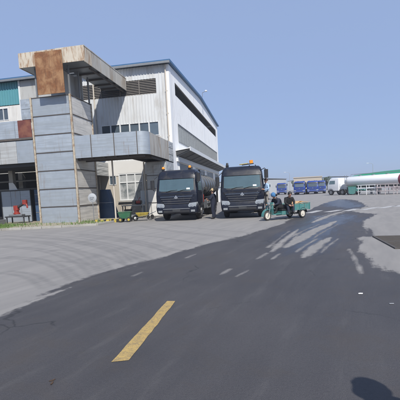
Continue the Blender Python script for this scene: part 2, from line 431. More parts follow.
# damp asphalt
asp = mixc(nt, big, (.054, .050, .053), (.074, .069, .072))
asp = mixc(nt, ramp(nt, noise(nt, P1, .32, 4, .6), [(.36, .75), (.62, 0)]), asp, (.034, .033, .039))
asp = mixc(nt, ramp(nt, streak, [(.42, .0), (.72, .55)]), asp, (.078, .0735, .076))
asp = mixc(nt, ramp(nt, noise(nt, P1, .55, 5, .7), [(.46, 0), (.75, .4)]), asp, (.050, .049, .054))
asp = mixc(nt, mth(nt, 'MULTIPLY', ramp(nt, gr, [(.52, 0), (.70, 1)]), .5), asp, (.15, .145, .14))
asp = mixc(nt, mth(nt, 'MULTIPLY', ramp(nt, noise(nt, P1, 38, 4, .75), [(.36, 1), (.54, 0)]), .35), asp, (.034, .033, .036))
asp = mixc(nt, mth(nt, 'MULTIPLY', ramp(nt, gr2, [(.30, 1), (.48, 0)]), .45), asp, (.026, .026, .029))
asp = mixc(nt, ramp(nt, noise(nt, P1, .9, 5, .7, .5), [(.52, 0), (.74, .55)]), asp, (.064, .052, .043))      # rusty dirt
asp = mixc(nt, ramp(nt, noise(nt, mp.outputs[0], 3.4, 6, .7), [(.55, 0), (.8, .5)]), asp, (.105, .100, .098))   # dusty drag marks
wv = nt.nodes.new('ShaderNodeVectorMath'); wv.operation = 'ADD'
nz = nd(nt, 'ShaderNodeTexNoise', Scale=1.1, Detail=5); nt.links.new(P1, nz.inputs['Vector']); nt.links.new(P1, wv.inputs[0]); nt.links.new(nz.outputs['Color'], wv.inputs[1])
vo = nd(nt, 'ShaderNodeTexVoronoi', Scale=.33); vo.feature = 'DISTANCE_TO_EDGE'; nt.links.new(wv.outputs[0], vo.inputs['Vector'])
crk = mth(nt, 'MULTIPLY', ramp(nt, vo.outputs['Distance'], [(.002, 1), (.006, 0)]), ramp(nt, noise(nt, P1, .5, 3), [(.5, 0), (.58, .8)]))
asp = mixc(nt, crk, asp, (.02, .02, .021))
asp = mixc(nt, Pd, asp, (.036, .036, .044))
col = mixc(nt, A, yard, asp)
nt.links.new(col, b.inputs['Base Color'])
ro = mth(nt, 'MULTIPLY_ADD', A, -.20, .86)
ro = mth(nt, 'SUBTRACT', ro, mth(nt, 'MULTIPLY', Pd, mth(nt, 'MULTIPLY_ADD', mid, .3, .18)))
nt.links.new(ro, b.inputs['Roughness'])
gr3 = noise(nt, P1, 55, 3, .7)
hgt = mth(nt, 'ADD', mth(nt, 'MULTIPLY_ADD', gr3, .8, gr), mth(nt, 'MULTIPLY', gr2, .6))
bp = nd(nt, 'ShaderNodeBump', Distance=.006); nt.links.new(hgt, bp.inputs['Height'])
nt.links.new(mth(nt, 'MULTIPLY_ADD', Pd, -.6, .8), bp.inputs['Strength']); nt.links.new(bp.outputs[0], b.inputs['Normal'])
gme.materials.append(mt)
ground = bpy.data.objects.new('ground', gme); rawlink(ground); tag(ground, kind='structure')

# painted markings: worn paint sheets just above the road
def worn(name, col, amt):
    mt, nt, b = new_mat(name)
    p = pos(nt); n = noise(nt, p, 14, 6, .7); g = noise(nt, p, 90, 2)
    c = mixc(nt, noise(nt, p, 3, 3), tuple(x*.8 for x in col), col)
    c = mixc(nt, ramp(nt, n, [(.5-.1*amt, 0), (.72, amt)]), c, (.11, .10, .09))
    c = mixc(nt, ramp(nt, g, [(.34, .7*amt), (.5, 0)]), c, (.08, .078, .078))
    nt.links.new(c, b.inputs['Base Color']); b.inputs['Roughness'].default_value = .8
    bump(nt, b, g, .4, .004)
worn('worn_yellow', (.47, .325, .11), .65)
worn('worn_white', (.52, .52, .52), .8)
def marking(name, corners, mat, step=.12):
    """ragged-edged paint sheet between four ground corners (a,b along one long side, d,c along the other)"""
    a, b_, c, d = [Vector((*p, 0)) for p in corners]
    n = max(3, int((b_-a).length / step)); mb = MB(); vs = []
    for i in range(n+1):
        t = i/n; w = (d-a).normalized()
        j = lambda: w * random.uniform(-.006, .006)
        vs += [a.lerp(b_, t)+j()+Vector((0,0,.004)), d.lerp(c, t)+j()+Vector((0,0,.004))]
    mb.add(vs, [(2*i, 2*i+1, 2*i+3, 2*i+2) for i in range(n)])
    return mb.build(name, mat, ground)
marking('lane_dash', [(-.925,3.42),(-.55,5.36),(-.42,5.34),(-.755,3.44)], 'worn_yellow')
for a, b_ in (((6.56,22.7),(7.92,24.7)),((7.73,22.8),(9.19,24.3)),((8.95,22.9),(10.4,24.6)),((10.15,23.2),(11.95,25.1)),((11.6,23.9),(13.49,25.8)),((13.0,24.7),(15.37,27.2)),((14.6,25.6),(17.2,28.2))):
    A_, B_ = Vector((*a,0)), Vector((*b_,0)); w = Vector((.30,-.22,0))
    marking('crosswalk_stripe', [a, b_, (B_+w*1.3)[:2], (A_+w*1.3)[:2]], 'worn_white', .3)

# ------------------------------------------------------------------ factory hall
VF, UC, UL, VB = 6.5, 4.88, -34.0, 34.7
fac = thing('factory_building', 'long white corrugated factory hall with blue roof edge behind the tower', 'building', W(0,0), -YAW)
def cells(a0, a1, z0, z1, holes):
    aa = sorted({a0, a1, *[h[i] for h in holes for i in (0,1) if a0 < h[i] < a1]})
    zz = sorted({z0, z1, *[h[i] for h in holes for i in (2,3) if z0 < h[i] < z1]})
    for i in range(len(aa)-1):
        for j in range(len(zz)-1):
            ca, cz = (aa[i]+aa[i+1])/2, (zz[j]+zz[j+1])/2
            if not any(h[0] < ca < h[1] and h[2] < cz < h[3] for h in holes): yield aa[i], aa[i+1], zz[j], zz[j+1]
def clad(plane, off, a0, a1, z0, z1, holes=(), ribs=.24, thick=.14, rib=.045):
    """sheet wall with upright ribs; plane 'f' faces -v, plane 'g' faces +u"""
    mb = MB()
    for x0, x1, y0, y1 in cells(a0, a1, z0, z1, holes):
        if plane == 'f': mb.box((x0, off, y0), (x1, off+thick, y1))
        else: mb.box((off-thick, x0, y0), (off, x1, y1))
        if ribs:
            k = math.ceil((x0+.03)/ribs)
            while k*ribs < x1-.03:
                c = k*ribs; k += 1
                if plane == 'f': mb.prism([(c-.045, off+.002), (c-.02, off-rib), (c+.02, off-rib), (c+.045, off+.002)], 'z', y0+.001, y1-.001)
                else: mb.prism([(off-.002, c-.045), (off+rib, c-.02), (off+rib, c+.02), (off-.002, c+.045)], 'z', y0+.001, y1-.001)
    return mb
F_LOUV = (-2.4, 3.8, 9.42, 10.55); F_WIN = (-.95, 3.85, 6.22, 7.3)
clad('f', VF, -7.8, UC-.3, 4.42, 11.5, [F_LOUV, F_WIN]).build('front_wall', 'white_cladding', fac)
clad('f', VF, UL, -7.95, 9.66, 11.5).build('teal_wall_band', 'teal_cladding', fac)
LW = [(-10.1+ -2.6*i, -9.15 - 2.6*i, 8.45, 9.45) for i in range(6)]
clad('f', VF, UL, -7.95, 4.42, 9.60, LW, ribs=.6, rib=.02).build('left_wall', 'plaster_white', fac)
MB().box((-7.95, VF-.14, 4.42), (-7.8, VF+.1, 11.5)).build('wall_trim', 'frame_white', fac)
mb = MB().box((-7.8, VF-.09, 9.6), (-3.2, VF-.05, 11.44)); mb.build('wall_patch_panel', 'grey_cladding', fac)
# corner pilaster, gable wall
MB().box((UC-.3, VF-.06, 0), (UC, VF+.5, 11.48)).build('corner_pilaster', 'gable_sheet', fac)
G_LOUV = (8.3, 32.8, 9.62, 10.62); G_WIN = (8.6, 33.0, 5.88, 7.38)
DOORS = [(8.3, 14.2, 0, 4.15), (15.4, 21.3, 0, 4.15), (22.5, 28.4, 0, 4.15), (29.6, 33.6, 0, 4.15)]
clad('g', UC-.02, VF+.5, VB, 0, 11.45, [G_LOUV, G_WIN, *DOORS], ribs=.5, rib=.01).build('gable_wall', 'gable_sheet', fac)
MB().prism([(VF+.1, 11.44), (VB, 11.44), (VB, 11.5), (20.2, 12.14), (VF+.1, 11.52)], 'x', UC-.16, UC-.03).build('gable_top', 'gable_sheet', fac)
MB().box((UL, VB-.2, 0), (UC-.2, VB, 11.4)).build('rear_wall', 'grey_cladding', fac)
MB().box((UL-.2, VF+.2, 0), (UL, VB, 11.4)).build('end_wall', 'grey_cladding', fac)
MB().prism([(6.05, 11.53), (20.2, 12.16), (35.1, 11.5), (35.1, 11.66), (20.2, 12.34), (6.05, 11.70)], 'x', UL-.3, UC+.22).build('roof', 'blue_roof', fac)
MB().prism([(6.0, 11.44), (6.0, 11.60), (6.16, 11.60), (6.16, 11.44)], 'x', UL-.3, UC+.2).build('gutter', 'steel_grey', fac)
# bands of slats
def louver(nm, plane, a0, a1, z0, z1, parent, pitch=.115, mull=1.6):
    mb = MB(); n = int((z1-z0)/pitch)
    for i in range(n):
        z = z0 + (i+.5)*(z1-z0)/n
        if plane == 'f': mb.add([(a0,VF-.015,z-.05),(a1,VF-.015,z-.05),(a1,VF+.07,z+.045),(a0,VF+.07,z+.045),(a0,VF-.005,z-.06),(a1,VF-.005,z-.06),(a1,VF+.08,z+.035),(a0,VF+.08,z+.035)],[(0,1,2,3),(7,6,5,4),(0,4,5,1),(2,6,7,3)])
        else: mb.add([(UC-.0,a0,z-.05),(UC-.0,a1,z-.05),(UC-.1,a1,z+.045),(UC-.1,a0,z+.045),(UC-.01,a0,z-.06),(UC-.01,a1,z-.06),(UC-.11,a1,z+.035),(UC-.11,a0,z+.035)],[(0,1,2,3),(7,6,5,4),(0,4,5,1),(2,6,7,3)])
    o = mb.build(nm, 'louver_brown', parent)
    k = a0 + .03
    while k <= a1+.01:
        if plane == 'f': MB().box((k-.03, VF-.04, z0), (k+.03, VF+.12, z1)).build('mullion', 'louver_brown', o)
        k += mull
    return o
louver('louver_band', 'f', *F_LOUV, fac); louver('louver_band', 'g', *G_LOUV, fac)
# windows: frame object with a pane child, shared mesh data
def window_proto(w, h, plane, pane_mat, frame_mat='frame_white', bars=(), t=.05, rows=()):
    mb = MB()
    def bx(s0, s1, z0, z1, o0, o1):
        if plane == 'f': mb.box((s0, -o1, z0), (s1, -o0, z1))
        else: mb.box((o0, s0, z0), (o1, s1, z1))
    bx(0, t, 0, h, -.08, .03); bx(w-t, w, 0, h, -.08, .03); bx(t, w-t, 0, t, -.08, .028); bx(t, w-t, h-t, h, -.08, .028)
    for s in bars: bx(s-t/2, s+t/2, t, h-t, -.06, .024)
    for z in rows: bx(t, w-t, z-t/2, z+t/2, -.06, .020)
    o = mb.build('window', frame_mat, fac)
    mp_ = MB()
    if plane == 'f': mp_.box((t, .04, t), (w-t, .05, h-t))
    else: mp_.box((-.05, t, t), (-.04, w-t, h-t))
    p = mp_.build('pane', pane_mat, o)
    return o
def put_windows(proto, locs):
    for i, l in enumerate(locs):
        o = proto if i == 0 else copy_tree(proto, fac)
        o.location = l
wf = (F_WIN[1]-F_WIN[0])/6
put_windows(window_proto(wf, 1.08, 'f', 'window_glass'), [(F_WIN[0]+wf*i, VF, 6.22) for i in range(6)])
wg = (G_WIN[1]-G_WIN[0])/24
put_windows(window_proto(wg, 1.5, 'g', 'translucent_sheet', 'steel_grey', bars=[wg*.5], t=.035), [(UC, G_WIN[0]+wg*i, 5.88) for i in range(24)])
put_windows(window_proto(.95, 1.0, 'f', 'window_glass', bars=[.47]), [(h[0], VF, 8.45) for h in LW])
for i, (a, zt) in enumerate(((4.62, 11.45), (-1.35, 11.45), (3.95, 6.1))):
    mb = MB().tube([(a, VF-.11, .2), (a, VF-.11, zt)], .055, 8)
    for z in np.arange(1, zt, 1.7): mb.box((a-.08, VF-.12, z), (a+.08, VF-.03, z+.05))
    mb.build('downpipe', 'downpipe', fac, smooth=True)
# ground-floor wall below the cladding
LH = [(.26, 2.32, 1.25, 3.42), (-.55, .05, 2.55, 3.30)]
clad('f', VF-.05, -3.3, 3.35, 0, 3.25, LH, ribs=0).build('lower_wall', 'plaster_beige', fac)
clad('f', VF-.09, -3.3, 3.35, 3.25, 4.42, [(.26, 2.32, 3.2, 3.42), (-.55, .05, 3.2, 3.30)], ribs=0).build('upper_wall_band', 'plaster_white', fac)
put_windows(window_proto(2.06, 2.17, 'f', 'curtained_glass', bars=[.68, 1.38], rows=[1.45], t=.09), [(.26, VF-.05, 1.25)])
put_windows(window_proto(.6, .75, 'f', 'window_glass', t=.05), [(-.55, VF-.05, 2.55)])
MB().box((.16, VF-.24, 1.13), (2.42, VF-.052, 1.23)).build('window_sill', 'concrete', fac)
MB().box((3.35, VF-.05, 0), (UC-.3, VF+.1, 4.42)).build('lower_corner_wall', 'plaster_white', fac)
# open bay on the left, its header and dark back wall
MB().box((UL, VF, 4.0), (-3.3, VF+.14, 4.42)).build('bay_header', 'grey_cladding', fac)
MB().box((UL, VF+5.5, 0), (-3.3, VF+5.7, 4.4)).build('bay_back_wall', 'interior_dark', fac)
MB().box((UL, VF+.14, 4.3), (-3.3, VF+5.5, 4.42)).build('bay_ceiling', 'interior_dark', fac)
MB().box((-3.3, VF+.1, 0), (-3.15, VF+5.7, 4.4)).build('bay_side_wall', 'grey_cladding', fac)
for a in (-8.6, -13.4, -18): MB().box((a-.2, VF-.02, 0), (a+.2, VF+.4, 4.0)).build('bay_column', 'concrete', fac, bevel=.02)
# canopy over the gable doors
mb = MB().prism([(UC, 5.02), (UC+1.15, 5.16), (UC+1.15, 5.24), (UC, 5.10)], 'y', 7.4, 34.2)
cn = mb.build('canopy', 'frame_white', fac)
MB().box((UC+1.15, 7.38, 4.98), (UC+1.20, 34.22, 5.30)).build('fascia', 'frame_white', cn)
MB().prism([(UC+.001, 4.66), (UC+.06, 4.66), (UC+1.13, 5.06), (UC+1.13, 5.10), (UC+.001, 4.98)], 'y', 7.45, 34.15).build('soffit', 'steel_dark', cn)
for v in np.arange(7.6, 34.2, 2.6): MB().bar((UC+.08, v, 4.62), (UC+1.12, v, 5.02), .06, .05).build('bracket', 'steel_grey', cn)
MB().box((UC-.02, 7.5, 4.2), (UC+.12, 33.9, 4.5)).build('door_lintel', 'frame_white', fac)
for d in DOORS:
    MB().box((UC-.1, d[0]-.02, 0), (UC+.03, d[0]+.12, 4.16)).build('door_jamb', 'frame_white', fac)
    mb = MB()
    for z in np.arange(3.35, 4.1, .1): mb.box((UC-.13, d[0]+.12, z), (UC-.09, d[1]-.001, z+.09))
    mb.build('rolled_shutter', 'steel_grey', fac)
fl = MB().tube([(UC+.3, 20.2, 12.3), (UC+.3, 20.2, 12.75), (UC+.75, 20.2, 12.95)], .03, 6)
fl.build('floodlight_arm', 'steel_grey', fac)
MB().prism([(UC+.6, 12.86), (UC+.86, 12.86), (UC+.84, 13.0), (UC+.64, 13.02)], 'y', 20.08, 20.35).build('floodlight', 'frame_white', fac, bevel=.03)

# ------------------------------------------------------------------ tower
tw = thing('clad_tower', 'square conveyor tower of stacked galvanised panels with rusty plate on top', 'tower', W(0,0), -YAW)
ROWS = [0.06, 1.13, 2.28, 3.45, 4.60, 5.73, 6.90, 8.06]
MB().box((-2.56, .06, 0), (.06, 2.74, 8.0)).build('core', 'steel_dark', tw)
def sheet(w, h, t=.035):
    """slightly pillowed sheet: box with a shallow centre swell, front towards -y"""
    mb = MB(); nxs, nzs = 7, 4; vs = []
    for j in range(nzs+1):
        for i in range(nxs+1):
            x, z = w*i/nxs, h*j/nzs
            edge = i in (0, nxs) or j in (0, nzs)
            vs.append((x, 0 if edge else random.uniform(-.026, .010), z))
    k = len(vs); fs = []
    for j in range(nzs):
        for i in range(nxs):
            a = j*(nxs+1)+i; fs.append((a, a+1, a+nxs+2, a+nxs+1))
    mb.add(vs, fs)
    mb.box((0, .002, 0), (w, t, h))
    return mb
for i in range(7):
    h = ROWS[i+1]-ROWS[i]-.045
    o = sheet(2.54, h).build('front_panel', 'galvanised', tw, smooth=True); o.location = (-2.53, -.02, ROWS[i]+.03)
    o = sheet(2.68, h).build('side_panel', 'galvanised_lit_side', tw, smooth=True); o.location = (.10, .06, ROWS[i]+.03); o.rotation_euler = (0,0,R(90))
    MB().box((-2.62, -.045, ROWS[i+1]-.03), (.10, .0, ROWS[i+1]+.012)).build('seam_rail', 'angle_iron', tw)
    MB().box((.07, .0, ROWS[i+1]-.03), (.135, 2.78, ROWS[i+1]+.012)).build('seam_rail', 'angle_iron', tw)
for x, y in ((-2.66, -.06), (.05, -.06), (.05, 2.70), (-2.66, 2.7)):
    MB().box((x, y, 0), (x+.11, y+.11, 8.1)).build('corner_post', 'post_cream', tw)
# open head of the tower
for x, y in ((-2.3, .15), (.0, .1), (.02, 1.3), (.02, 2.6), (-2.3, 2.6)):
    MB().box((x, y, 8.05), (x+.09, y+.09, 9.86)).build('head_post', 'steel_grey', tw)
MB().box((-2.5, 2.2, 8.0), (-.15, 2.26, 9.86)).build('head_back_panel', 'grey_cladding', tw)
MB().box((-.75, .9, 8.0), (-.69, 2.2, 9.86)).build('head_inner_panel', 'grey_cladding', tw)
MB().box((-2.56, .0, 8.0), (.1, 2.78, 8.06)).build('head_floor', 'angle_iron', tw)
mb = sheet(1.8, 2.5, .05); o = mb.build('rust_plate', 'rust_plate', tw, smooth=True); o.location = (-1.74, -.50, 8.07); o.rotation_euler = (R(1.2), 0, 0)
tag(o, 'rusty brown steel plate')
MB().prism([(-2.92, 9.86), (1.37, 9.86), (1.37, 10.68), (-2.92, 10.68)], 'y', -.32, 1.45).build('head_slab', 'steel_grey', tw)
for x0, x1 in ((-2.95, -1.5), (-1.49, .03), (.04, 1.40)):
    MB().box((x0, -.37, 9.84), (x1, -.325, 10.73)).build('slab_panel', 'cream_rusted', tw, bevel=.006)
MB().box((-2.97, -.36, 9.84), (-2.925, 1.46, 10.73)).build('slab_panel', 'cream_rusted', tw)
vs_ = [-.32, .6, 1.9, 3.2, 4.5, 5.5, 6.42]
MB().box((-.4, 1.46, 9.92), (1.36, 6.45, 10.69)).build('duct_body', 'steel_grey', tw)
for i in range(6):
    MB().box((1.375, vs_[i], 9.80), (1.42, vs_[i+1]-.02, 10.735)).build('duct_panel', 'cream_rusted' if i < 1 else 'duct_grey', tw, bevel=.006)
    if i > 0: MB().box((-.38, vs_[i]+.1, 9.82), (1.34, vs_[i]+.2, 9.915)).build('duct_rib', 'angle_iron', tw)
MB().box((1.1, .8, 9.72), (1.2, 6.4, 9.80)).build('duct_runner', 'angle_iron', tw)
MB().prism([(-.45, 10.70), (1.44, 10.70), (1.44, 10.76), (-.45, 10.76)], 'y', -.34, 6.44).build('duct_lid', 'duct_grey', tw)

# ------------------------------------------------------------------ gallery on the left of the tower
ga = thing('clad_gallery', 'two tier galvanised walkway gallery joined to the left side of the tower', 'gallery', W(0,0), -YAW)
u1 = -2.70; us = [u1]
while us[-1] > -13: us.append(us[-1]-1.22)
for i in range(len(us)-1):
    o = sheet(1.20, 1.42).build('lower_panel', 'galvanised_worn' if i % 3 else 'galvanised', ga, smooth=True); o.location = (us[i+1]+.01, -.02, 4.06)
for i in range(len(us)-1):
    if i == 0:
        o = sheet(.95, 1.1).build('maroon_panel', 'maroon_plate', ga, smooth=True); o.location = (-3.67, -.04, 5.66); tag(o, 'dark maroon rusty panel')
        o = sheet(.24, 1.1).build('upper_panel', 'galvanised', ga); o.location = (us[1]+.01, -.02, 5.66)
    else:
        o = sheet(1.20, 1.1).build('upper_panel', 'galvanised', ga, smooth=True); o.location = (us[i+1]+.01, -.02, 5.66)
for j, (z, h) in enumerate(((6.82, .62), (7.46, .62))):
    o = sheet(.72, h).build('riser_panel', 'galvanised', ga); o.location = (-3.42, .08, z)
MB().box((-3.40, .12, 6.8), (-2.70, 2.6, 8.05)).build('riser_box', 'steel_grey', ga)
MB().box((-14.3, .02, 5.50), (-2.70, 3.0, 5.62)).build('upper_deck', 'steel_dark', ga)
MB().box((-14.3, .02, 4.06), (-2.70, 6.3, 4.20)).build('lower_deck', 'steel_dark', ga)
MB().box((-14.3, -.07, 5.52), (-2.70, -.03, 5.63)).build('edge_beam', 'angle_iron', ga)
MB().box((-14.3, 2.9, 4.2), (-2.70, 3.0, 6.75)).build('rear_screen', 'steel_grey', ga)
for v in (.35, 2.2, 4.2): MB().box((-14.3, v, 3.86), (-2.70, v+.14, 4.06)).build('floor_beam', 'steel_dark', ga)
for a in (-6.55, -11.2):
    c = MB().box((a-.17, 2.6, 0), (a+.17, 2.94, 3.86)).build('column', 'concrete', ga, bevel=.02)
    MB().prism([(a-.171, 2.42), (a+.52, 2.42), (a+.30, 2.85), (a+.171, 2.98), (a-.171, 2.98)], 'y', 2.56, 2.60).build('white_gusset', 'frame_white', c)
for z in (2.55, 3.2): MB().tube([(-14, 4.6, z), (-2.9, 4.6, z)], .07, 8).build('service_pipe', 'steel_grey', ga, smooth=True)

# ------------------------------------------------------------------ walkway on the right of the tower
wk = thing('clad_walkway', 'galvanised elevated walkway with rounded corner between tower and hall', 'walkway', W(0,0), -YAW)
Z0, Z1 = 4.12, 5.50
for x0, x1 in ((.16, 1.26), (1.28, 2.78), (2.80, 4.28)):
    o = sheet(x1-x0, Z1-Z0).build('front_panel', 'galvanised', wk, smooth=True); o.location = (x0, -.0, Z0)
arc = [(4.29 + .61*math.sin(R(t)), .0 + .61 - .61*math.cos(R(t))) for t in range(0, 91, 10)]
ring = []
mb = MB()
for (x, y), t in zip(arc, range(0, 91, 10)):
    nx_, ny_ = math.sin(R(t)), -math.cos(R(t))
    ring.append([(x, y, Z0), (x, y, Z1), (x-nx_*.035, y-ny_*.035, Z1), (x-nx_*.035, y-ny_*.035, Z0)])
mb.loft(ring); mb.build('corner_panel', 'galvanised', wk, smooth=True)
for y0, y1 in ((.62, 1.7), (1.72, 2.85), (2.87, 3.95), (3.97, 5.05)):
    o = sheet(y1-y0, Z1-Z0).build('side_panel', 'duct_grey', wk, smooth=True); o.location = (4.90, y0, Z0); o.rotation_euler = (0,0,R(90))
MB().prism([(.15, .03), (4.29, .03)] + [(x-.03, y+.03) for x, y in arc] + [(4.87, 5.05), (3.1, 5.05), (3.1, 1.75), (.15, 1.75)], 'z', Z0+.04, Z0+.18).build('deck', 'steel_dark', wk)
MB().box((.15, 1.74, Z0), (3.12, 1.78, 5.4)).build('inner_parapet', 'galvanised_worn', wk)
MB().box((3.08, 1.78, Z0), (3.12, 6.38, 5.4)).build('inner_parapet', 'galvanised_worn', wk)
for y in (.35, 1.35): MB().box((.15, y, Z0-.14), (4.6, y+.1, Z0+.04)).build('floor_beam', 'angle_iron', wk)
for x in (3.35, 4.6): MB().box((x, 1.5, Z0-.14), (x+.1, 5.05, Z0+.04)).build('floor_beam', 'angle_iron', wk)
for x in np.arange(.4, 4.4, .8): MB().box((x, .05, Z0-.06), (x+.06, 1.72, Z0+.03)).build('joist', 'angle_iron', wk)
for p in ((3.16, 4.3), (1.86, 1.66)):
    MB().tube([(*p, 0), (*p, Z0-.1)], .055, 10).build('support_post', 'downpipe', wk, smooth=True)
for x in (1.27, 2.79, 4.28): MB().box((x-.02, -.03, Z0-.02), (x+.02, -.001, Z1+.02)).build('seam_strip', 'angle_iron', wk)
# clad stair block under the walkway's far end, and the link box behind the tower
bk = thing('clad_stair_block', 'low block of horizontal grey panels under the walkway beside the left truck', 'stair block', W(0,0), -YAW)
MB().box((3.38, 4.24, 0), (4.84, 6.43, 4.02)).build('core', 'steel_dark', bk)
for i in range(4):
    z = .05 + i*.99
    o = sheet(1.46, .96).build('front_panel', 'plaster_white' if i < 2 else 'galvanised_worn', bk); o.location = (3.38, 4.21, z)
    o = sheet(2.18, .96).build('side_panel', 'galvanised_worn', bk); o.location = (4.875, 4.24, z); o.rotation_euler = (0,0,R(90))
    MB().box((3.37, 4.175, z+.955), (4.89, 4.20, z+.995)).build('seam_rail', 'angle_iron', bk)
MB().box((3.2, 5.12, 4.04), (4.86, 6.43, 5.55)).build('upper_core', 'steel_dark', bk)
for z in (4.06, 4.56, 5.06):
    o = sheet(1.28, .47).build('side_panel', 'galvanised_worn', bk); o.location = (4.90, 5.13, z); o.rotation_euler = (0,0,R(90))
lk = thing('link_box', 'small grey panelled box bridging from the tower rear to the hall', 'link box', W(0,0), -YAW)
MB().box((-2.3, 2.84, 3.28), (-.55, 6.38, 4.3)).build('core', 'steel_grey', lk)
for z in (3.27, 3.62, 3.97): 
    o = sheet(3.4, .33).build('panel', 'galvanised_worn', lk); o.location = (-.51, 2.9, z); o.rotation_euler = (0,0,R(90))
    o = sheet(1.75, .33).build('panel', 'galvanised_worn', lk); o.location = (-2.3, 2.80, z)
# ------------------------------------------------------------------ trucks
def wheel(parent, c, r=.52, w=.30, rim='rim_steel', side=1, dual=False):
    ww = w*2.05 if dual else w
    prof = [(r*.56, -ww/2), (r*.80, -ww/2-.012), (r*.95, -ww/2+.02), (r, -ww/2+.06), (r, ww/2-.06), (r*.95, ww/2-.02), (r*.80, ww/2+.012), (r*.56, ww/2)]
    wh = MB().lathe(prof, 'x', (0,0,0), 28, cap=False).lathe([(r*.57, -ww/2+.04), (r*.57, ww/2-.04)], 'x', (0,0,0), 28, cap=False).build('wheel', 'rubber', parent, smooth=True)
    wh.location = c
    s = side
    p = [(r*.60, s*(ww/2+.004)), (r*.56, s*(ww/2+.012)), (r*.50, s*(ww/2-.05)), (r*.34, s*(ww/2-.03)), (r*.31, s*(ww/2+.03)), (r*.16, s*(ww/2+.05)), (r*.05, s*(ww/2+.055))]
    MB().lathe(p, 'x', (0,0,0), 28).build('rim', rim, wh, smooth=True)
    bl = MB()
    for k in range(10):
        t = 2*math.pi*k/10; y, z = r*.255*math.cos(t), r*.255*math.sin(t)
        bl.lathe([(.016, s*(ww/2+.02)), (.016, s*(ww/2+.06))], 'x', (0, y, z), 6)
    bl.build('wheel_nuts', 'steel_dark', wh)
    return wh
CAB = [(.62, .06, 2.0, 1.17, .10), (.95, .0, 2.0, 1.235, .12), (1.40, -.02, 2.0, 1.245, .13), (1.66, .0, 2.0, 1.245, .14), (1.78, .04, 2.0, 1.24, .14),
       (2.50, .24, 2.0, 1.185, .15), (2.66, .28, 2.0, 1.165, .16), (2.88, .40, 1.98, 1.10, .18), (2.99, .60, 1.92, 1.00, .2), (3.02, .9, 1.7, .8, .2)]
def cab_y(z):
    for (z0, y0, *_), (z1, y1, *_) in zip(CAB, CAB[1:]):
        if z0 <= z <= z1: return y0 + (y1-y0)*(z-z0)/(z1-z0)
    return 0
def cab_w(z):
    for a, b in zip(CAB, CAB[1:]):
        if a[0] <= z <= b[0]: return a[3] + (b[3]-a[3])*(z-a[0])/(b[0]-a[0])
    return 1
def front_patch(x0, x1, z0, z1, out, taper=0, n=8, thick=.02, xz=None):
    """curved sheet lying on the cab front"""
    mb = MB(); rings = []
    for i in range(n+1):
        t = i/n; ring = []
        for z, o in ((z0, out), (z1, out), (z1, out-thick), (z0, out-thick)):
            k = taper*(z-z0)/(z1-z0) if z1 > z0 else 0
            x = (x0+k) + ((x1-k)-(x0+k))*t
            bend = .10*max(0, (abs(x)-.85)/.35)**2
            ring.append((x, cab_y(z)-o+bend, z))
        rings.append(ring)
    return mb.loft(rings)
def side_patch(s, y0, y1, z0, z1, out, y0t=None, thick=.02):
    y0t = y0 if y0t is None else y0t
    vs = []
    for o in (out, out-thick):
        for y, z in ((y0, z0), (y1, z0), (y1, z1), (y0t, z1)): vs.append((s*(cab_w(z)+o), y, z))
    return MB().add(vs, [(0,1,2,3),(7,6,5,4),(0,4,5,1),(1,5,6,2),(2,6,7,3),(3,7,4,0)])
GLASS = {'truck_navy': 'windscreen_glass', 'truck_blue': 'window_glass'}
